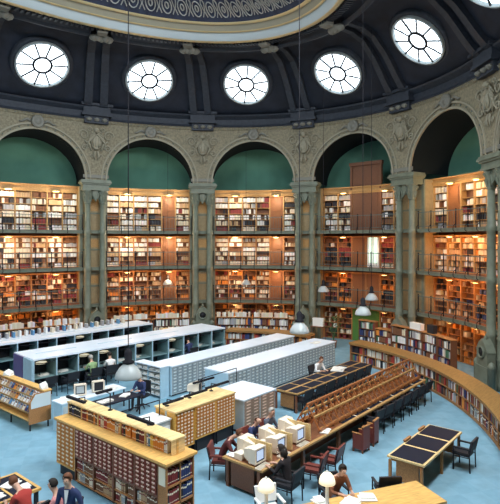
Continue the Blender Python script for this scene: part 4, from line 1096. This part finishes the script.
for i, q in enumerate((-.25, -.44, -.63, -.82, -1.01, -1.20)):
    low_case(q*LB, -1.45, 1.16, 1.85 if i != 1 else 1.5, 'walnut bookcase of mixed books behind the curved counter, %s' % WHERE[i], 4)
for i, q in enumerate((.81, 1.19, 1.81, 2.19, 2.81, 3.19)):
    low_case(q*LB, -1.15, 2.36, 1.5, 'low walnut bookcase before the far wall, %s from the doorway' % ('first', 'second', 'third', 'fourth', 'fifth', 'sixth', 'seventh', 'eighth')[i], 3)
    n = 18
    for j in range(n):
        if (i, j) in ((2, 0),) or random.random() < .15: continue
        R4 = Matrix.Translation(P(q*LB, -1.15, 0)) @ Matrix.Rotation(heading(q*LB), 4, 'Z')
        x = -1.12+2.22*j/n; hh = random.uniform(.26, .34); z = 1.542; v = [(x, .05, z), (x+.115, .05, z), (x+.115, .27, z), (x, .27, z)]; v += [(a, b, z+hh) for a, b, _ in v]
        STUFF.box([R4 @ Vector(p) for p in v], vary(BOOKC[random.choice(('cream', 'white', 'cream'))], .1))
for q, mt, w, lb, h_ in ((-.82, 'white', .85, 'white box lying on a walnut bookcase by the right wall', .34), (-1.01, 'dark', .5, 'black box standing on a walnut bookcase by the right wall', .42), (.30, 'white', .7, 'white cabinet standing before the dark doorway bay', .5)):
    e = thing('storage_box', lb, 'box', P(q*LB, -1.28, 1.89 if q < 0 else 1.2), heading(q*LB)); mb = MB(mt); mb.box(-w/2, w/2, -.12, .12, 0, h_-.04); mb.build('body', e); mb = MB(mt); mb.box(-w/2-.01, w/2+.01, -.13, .13, h_-.04, h_); mb.build('lid', e)
e = thing('side_table', 'small dark table below the white cabinet in the doorway bay', 'table', P(.30*LB, -1.28, 0), heading(.3*LB))
mb = MB('walnut'); mb.box(-.45, .45, -.25, .25, 1.15, 1.2); mb.build('tabletop', e)
for x in (-.4, .36):
    for y in (-.22, .18): mb = MB('walnut'); mb.box(x, x+.04, y, y+.04, 0, 1.15); mb.build('leg', e)
# table of papers beyond the far carrel row
e = thing('map_table', 'white table heaped with papers past the end of the far carrels', 'table', (13.0, 8.2, 0), -.5)
mb = MB('white_top'); mb.box(-1.1, 1.1, -.6, .6, .95, 1.0); mb.build('tabletop', e)
for x in (-1.0, .94):
    for y in (-.5, .44): mb = MB('steel'); mb.box(x, x+.06, y, y+.06, 0, .95); mb.build('leg', e)
for i in range(9):
    mb = MB(('paper', 'oak_light', 'paper', 'blue_panel')[i % 4]); w = random.uniform(.3, .5); mb.cbox(0, 0, 0, w, w*.7, random.uniform(.04, .2), random.random()*3); o = mb.build('paper_pile'); a = -.5; x, y = -.85+.42*(i % 5), -.3+.55*(i//5); o.location = (13.0+x*cos(a)-y*sin(a), 8.2+x*sin(a)+y*cos(a), 1.0)
    tag(o, '%s on the white table past the far carrels' % ('pile of white papers', 'tan folder pile', 'pile of white papers', 'blue folder pile')[i % 4], 'papers', '%s on the white table' % ('white papers', 'tan folders', 'white papers', 'blue folders')[i % 4])
# potted plant
e = thing('potted_plant', 'green potted plant before the dark doorway bay', 'plant', P(.12*LB, -1.5, 0)); mb = MB('terracotta'); mb.lathe([(.16, 0), (.22, .4), (.24, .42), (.2, .4), (0, .38)], (0, 0, 0), 14); mb.build('pot', e)
mb = MB('plant')
for i in range(46):
    a = random.uniform(0, 2*pi); r_ = random.uniform(.1, .55); z = random.uniform(.8, 1.9); c = Vector((r_*cos(a), r_*sin(a), z)); d_ = Vector((cos(a), sin(a), random.uniform(-.3, .5))).normalized()*.2; s_ = Vector((-sin(a), cos(a), 0))*.06
    mb.add([c-d_, c+s_, c+d_, c-s_, c+Vector((0, 0, .012))], [(0, 1, 4), (1, 2, 4), (2, 3, 4), (3, 0, 4), (0, 3, 2, 1)])
mb.build('foliage', e); mb = MB('plant')
for i in range(7): a = i*.9; mb.tube([(0, 0, .38), (.1*cos(a), .1*sin(a), .9), (.3*cos(a), .3*sin(a), 1.5)], .012, 5)
mb.build('stems', e)

# ---------------------------------------------------------------- hanging lamps
first = None
for i, (x, y, lb) in enumerate(((-.72, -5.1, 'big enamel pendant lamp hanging over the near oak counter'), (5.55, -5.9, 'enamel pendant lamp hanging before the far column pair, second largest'), (10.6, -5.6, 'enamel pendant lamp before the green doorway, lower of the two'), (15.6, -3.5, 'enamel pendant lamp before the green doorway, upper of the two'),
                             (17.6, .6, 'small pendant lamp left of the doorway bay, beside the dark columns'), (10.9, 15.3, 'small pendant lamp at the leftmost column pair'), (14.9, 11.4, 'small pendant lamp before the red panel of the second bay'), (18.4, 7.3, 'small pendant lamp before the shelves of the third bay'))):
    if first is None:
        e = thing('pendant_lamp', lb, 'lamp', (x, y, 3.22), 0, 'enamel pendant lamps')
        mb = MB('enamel'); mb.lathe([(.32, 0), (.33, .03), (.30, .12), (.22, .25), (.13, .33), (.12, .38)], (0, 0, 0), 24); mb.mat('enamel_in'); mb.lathe([(.315, .005), (.28, .12), (.19, .25), (0, .28)], (0, 0, 0), 24); mb.build('shade', e)
        mb = MB('black_metal'); mb.lathe([(.14, .36), (.15, .40), (.09, .44), (.10, .62), (.05, .70), (0, .72)], (0, 0, 0), 16); sk_ = mb.build('socket', e)
        mb = MB('bulb'); mb.lathe([(0, .02), (.06, .06), (.06, .12), (.02, .18), (0, .19)], (0, 0, 0), 12); mb.build('bulb', sk_)
        mb = MB('black_metal'); mb.tube([(0, 0, .70), (0, 0, 13.85)], .013, 5); mb.build('cord', e)
        first = e
    else: dup(first, (x, y, 3.55), 0, lb)
    l = bpy.data.lights.new('pendant_light', 'POINT'); l.energy = 30; l.color = (1, .8, .55); l.shadow_soft_size = .06
    o = bpy.data.objects.new('pendant_light', l); o.location = (x, y, 3.55); COL.objects.link(o)

# ---------------------------------------------------------------- people
def person(label, loc, rz, top, legs, hair, seated=True, lean=.12, arms=1, stoop=0., bald=False, longhair=False, shirt=False):
    e = thing('person', label, 'person', loc, rz)
    V = []; E_ = []; Rr = []
    def v(p, r, par=None):
        V.append(Vector(p)); Rr.append(r)
        if par is not None: E_.append((par, len(V)-1))
        return len(V)-1
    hz = .50 if seated else .92
    pel = v((0, 0, hz+.03), .145); wa = v((0, lean*.4, hz+.22), .13, pel); ch = v((0, lean*.9, hz+.40), .15, wa); up = v((0, lean*1.3, hz+.52), .11, ch)
    nk = v((0, lean*1.5+.01, hz+.59), .055, up); hb = v((0, lean*1.8+.03+stoop*.4, hz+.66-stoop*.1), .07, nk); hd = v((0, lean*2+.05+stoop, hz+.76-stoop*.5), .092, hb); ht = v((0, lean*2.1+.05+stoop*1.3, hz+.83-stoop*.7), .075, hd)
    no = v((0, lean*2.1+.15+stoop*1.3, hz+.745-stoop*.7), .016, hd)
    hands = []
    for sx in (-1, 1):
        sh = v((sx*.18, lean*1.25, hz+.49), .075, up)
        if arms == 1: el = (sx*.25, lean+.14, hz+.25); wr = (sx*.15, lean+.38, hz+.29)
        elif arms == 2: el = (sx*.26, lean+.20, hz+.27); wr = (sx*.06, lean+.34, hz+.42+.02*sx)
        else: el = (sx*.27, lean-.02, hz+.22); wr = (sx*.26, lean+.16, hz+.04)
        a = v(el, .05, sh); b = v(wr, .032, a); d = (Vector(wr)-Vector(el)).normalized(); sd = Vector((-sx*1., 0, 0)); pm = Vector(wr)+d*.07; pa = v(pm, .036, b)
        for q in range(4):
            k0 = v(pm+d*.035+sd*(.024*(q-1.5)), .0095, pa); L = (.065, .08, .075, .058)[q]
            k1 = v(V[k0]+d*L*.55+Vector((0, 0, -.008)), .009, k0); v(V[k1]+d*L*.4+Vector((0, 0, -.022)), .008, k1)
        t0 = v(pm+sd*.042-d*.02, .011, pa); v(V[t0]+sd*.03+d*.035+Vector((0, 0, -.01)), .009, t0)
        hip = v((sx*.09, .0, hz), .105, pel)
        if seated: kn = v((sx*.13, .44, hz+.02), .068, hip); an = v((sx*.13, .46, .09), .045, kn); v((sx*.14, .60, .045), .042, an)
        else: kn = v((sx*.11, .04+.12*sx, .5), .065, hip); an = v((sx*.11, .0-.1*sx, .09), .045, kn); v((sx*.12, .15-.1*sx, .04), .04, an)
    me = bpy.data.meshes.new('person_body'); me.from_pydata([tuple(p) for p in V], E_, []); ob = bpy.data.objects.new('body', me); COL.objects.link(ob)
    md = ob.modifiers.new('skin', 'SKIN'); md.use_smooth_shade = True
    for i, sv in enumerate(me.skin_vertices[0].data): sv.radius = (Rr[i], Rr[i]*(.85 if i in (pel, wa, ch) else 1)); sv.use_root = (i == pel)
    if i: me.skin_vertices[0].data[ch].radius = (.175, .125); me.skin_vertices[0].data[up].radius = (.15, .10); me.skin_vertices[0].data[pel].radius = (.165, .13)
    ob.modifiers.new('subd', 'SUBSURF').levels = 1
    dg = bpy.context.evaluated_depsgraph_get(); m2 = bpy.data.meshes.new_from_object(ob.evaluated_get(dg)); ob.modifiers.clear(); ob.data = m2; bpy.data.meshes.remove(me)
    m2.materials.clear()
    for k in ('skin', top, legs, 'black_cloth'): m2.materials.append(M[k])
    wrs = [Vector(p) for i, p in enumerate(V) if Rr[i] in (.036,)]
    for p in m2.polygons:
        c = p.center; near_hand = min((c-w_).length for w_ in wrs) < .125 or False
        tops = hz+.575
        if c.z > tops-.0 or (c-V[hd]).length < .13 or (c-V[hb]).length < .07: p.material_index = 0
        elif near_hand and c.y > -.5: p.material_index = 0
        elif c.z < .11: p.material_index = 3
        elif (seated and (c.z < hz+.13 and c.y > .12 and abs(c.x) < .24 and c.z < hz+.105)) or c.z < hz-.02: p.material_index = 2
        else: p.material_index = 1
        p.use_smooth = True
    ob.parent = e
    H = V[hd]+Vector((0, 0, .025)); f = (V[no]-V[hd]); f.z = 0
    fd = Vector((0, 1, 0))
    mb = MB(hair); n1, n2 = 14, 8; vs = []                  # hair cap, open at the face
    for i in range(n2+1):
        ph = pi*.62*i/n2+(.28 if bald else 0)*0
        for j in range(n1):
            a = 2*pi*j/n1; rr = .108; x, y, z = rr*sin(ph)*sin(a)*.92, -rr*sin(ph)*cos(a)*1.05, rr*cos(ph)*1.1
            if y > .03 and z < .05: y = .03+(y-.03)*.1; z = max(z, .035)
            vs.append(H+Vector((x, y-.008, z)))
    fs = [(i*n1+j, i*n1+(j+1) % n1, (i+1)*n1+(j+1) % n1, (i+1)*n1+j) for i in range(6 if bald else 0, n2) for j in range(n1)]
    mb.add(vs, fs, True)
    if longhair: mb.tube([H+Vector((0, -.07, .02)), H+Vector((0, -.1, -.12)), H+Vector((0, -.1, -.25))], [.09, .1, .06], 10)
    mb.build('hair', e)
    mb = MB('eye')
    for sx in (-1, 1): mb.lathe([(0, -.011), (.011, 0), (0, .011)], H+Vector((sx*.034, .088, -.015)), 6)
    mb.mat('hair_brown'); mb.cbox(*(H+Vector((0, .078, -.078))), .045, .02, .008); mb.build('face_features', e)
    mb = MB(top); mb.lathe([(.075, 0), (.068, .03)], V[nk]+Vector((0, 0, -.05)), 14); mb.build('collar', e)
    if shirt: mb = MB('white_cloth'); mb.add([(-.05, lean*1.5+.095, hz+.56), (.05, lean*1.5+.095, hz+.56), (.015, lean*1.2+.14, hz+.28), (-.015, lean*1.2+.14, hz+.28)], [(0, 1, 2, 3)]); mb.build('shirt_front', e)
    for sx in (-1, 1): mb = MB('skin'); mb.lathe([(0, -.03), (.014, 0), (0, .03)], H+Vector((sx*.094, .0, -.02)), 6); mb.build('ear', e)
    return e
person('person in dark blue suit walking past the near counter', (-2.70, -5.78, 0), 2.1, 'blue_suit', 'blue_suit', 'hair_brown', seated=False, lean=.03, arms=3, shirt=True)
person('person in red jumper bent over papers at the corner desk', (-2.98, -4.62, 0), .2, 'red_wool', 'grey_cloth', 'hair_brown', lean=.2, stoop=.10)
person('person with dark hair and pink top seated by the corner desk', (-2.5, -5.18, 0), .6, 'pink_cloth', 'grey_cloth', 'hair_dark', lean=.1)
person('bald person in dark jacket facing the far computers', (3.35, -5.60, 0), pi, 'blue_suit', 'grey_cloth', 'hair_brown', lean=.14, bald=True)
person('grey-haired person in grey jacket behind the computers', (4.2, -5.58, 0), pi, 'grey_cloth', 'grey_cloth', 'hair_grey', lean=.08)
person('person in maroon resting head on arm at the table end', (2.0, -5.66, 0), pi+.55, 'maroon_cloth', 'black_cloth', 'hair_brown', lean=.2, arms=2, stoop=.1)
person('dark-haired person in black seated at the nearest computer', (2.10, -7.90, 0), .1, 'black_cloth', 'black_cloth', 'hair_dark', lean=.08, longhair=True)
person('white-shirted person reading at the padded table', (11.3, -2.90, 0), pi-.3, 'white_cloth', 'grey_cloth', 'hair_brown', lean=.16)
person('person in green seated at the third near booth', WN(2.6, -.32), atan2(SL, 1), 'green_cloth', 'grey_cloth', 'hair_grey', lean=.1)
person('person in white shirt seated at the fourth near booth', WN(3.45, -.38), atan2(SL, 1)-.3, 'white_cloth', 'grey_cloth', 'hair_dark', lean=.1)
person('person in black in the swivel chair of the staff area', (4.3, .75, 0), 1.9, 'blue_suit', 'black_cloth', 'hair_dark', lean=.08)
person('person in blue shirt seated at a booth near the far end', WN(8.4, -.12), atan2(SL, 1), 'blue_suit', 'grey_cloth', 'hair_dark', lean=.1)
person('brown-clad person reading behind the front desk lamp', (2.25, -9.15, 0), atan2(-.871, -.49)-pi/2, 'brown_cloth', 'grey_cloth', 'hair_dark', lean=.18)
for i, (x, y, rz, lb) in enumerate(((-2.98, -4.62, .2, 'dark chair under the reader in red'), (-2.5, -5.18, .6, 'dark chair under the reader in pink'), (2.25, -9.15, atan2(-.871, -.49)-pi/2, 'dark chair under the brown-clad reader'),
                                (*WN(2.6, -.32)[:2], atan2(SL, 1), 'dark chair at the third near booth'), (*WN(3.45, -.38)[:2], atan2(SL, 1)-.3, 'dark chair at the fourth near booth'), (*WN(8.4, -.12)[:2], atan2(SL, 1), 'dark chair at the ninth near booth'),
                                (*WN(.5, -.3)[:2], 0, 'dark chair at the first near booth'), (*WN(1.5, -.3)[:2], 0, 'dark chair at the second near booth'))):
    dup(c2, (x, y, 0), rz, lb, 'dark chairs at desks and booths')

# ---------------------------------------------------------------- the uncountable books of the walls
me = bpy.data.meshes.new('shelved_books'); me.from_pydata(STUFF.v, [], STUFF.f); me.materials.append(M['books'])
at = me.color_attributes.new('binding', 'FLOAT_COLOR', 'CORNER'); buf = []
for f, c in zip(STUFF.f, STUFF.c): buf += [c[0], c[1], c[2], 1.]*4
at.data.foreach_set('color', buf); me.update()
o = bpy.data.objects.new('shelved_books', me); COL.objects.link(o); o['kind'] = 'stuff'; o['label'] = 'thousands of bound volumes filling the wall shelves and counters'; o['category'] = 'books'
print('BOOKS', NB[0], len(STUFF.f)//5)

# ---------------------------------------------------------------- camera, world, exposure
th = .6952
cam = bpy.data.cameras.new('camera'); co = bpy.data.objects.new('camera', cam); COL.objects.link(co)
co.location = (-8.4312, -15.4343, 6.6)
co.rotation_euler = (pi/2, 0, th-pi/2)
cam.sensor_fit = 'HORIZONTAL'; cam.sensor_width = 36; cam.lens = 36*509.34/500; cam.shift_y = (240.49-252)/500; cam.clip_end = 200
scn.camera = co
wd = bpy.data.worlds.new('world'); scn.world = wd; wd.use_nodes = True
wd.node_tree.nodes['Background'].inputs[0].default_value = (.5, .65, .9, 1); wd.node_tree.nodes['Background'].inputs[1].default_value = .3
vs = scn.view_settings; vs.view_transform = 'Standard'; vs.look = 'None'; vs.gamma = 1; vs.use_curve_mapping = False; vs.exposure = EXPOSURE
scn.cycles.use_denoising = True
scn.cycles.max_bounces = 6; scn.cycles.diffuse_bounces = 4
scn.cycles.sample_clamp_indirect = 6
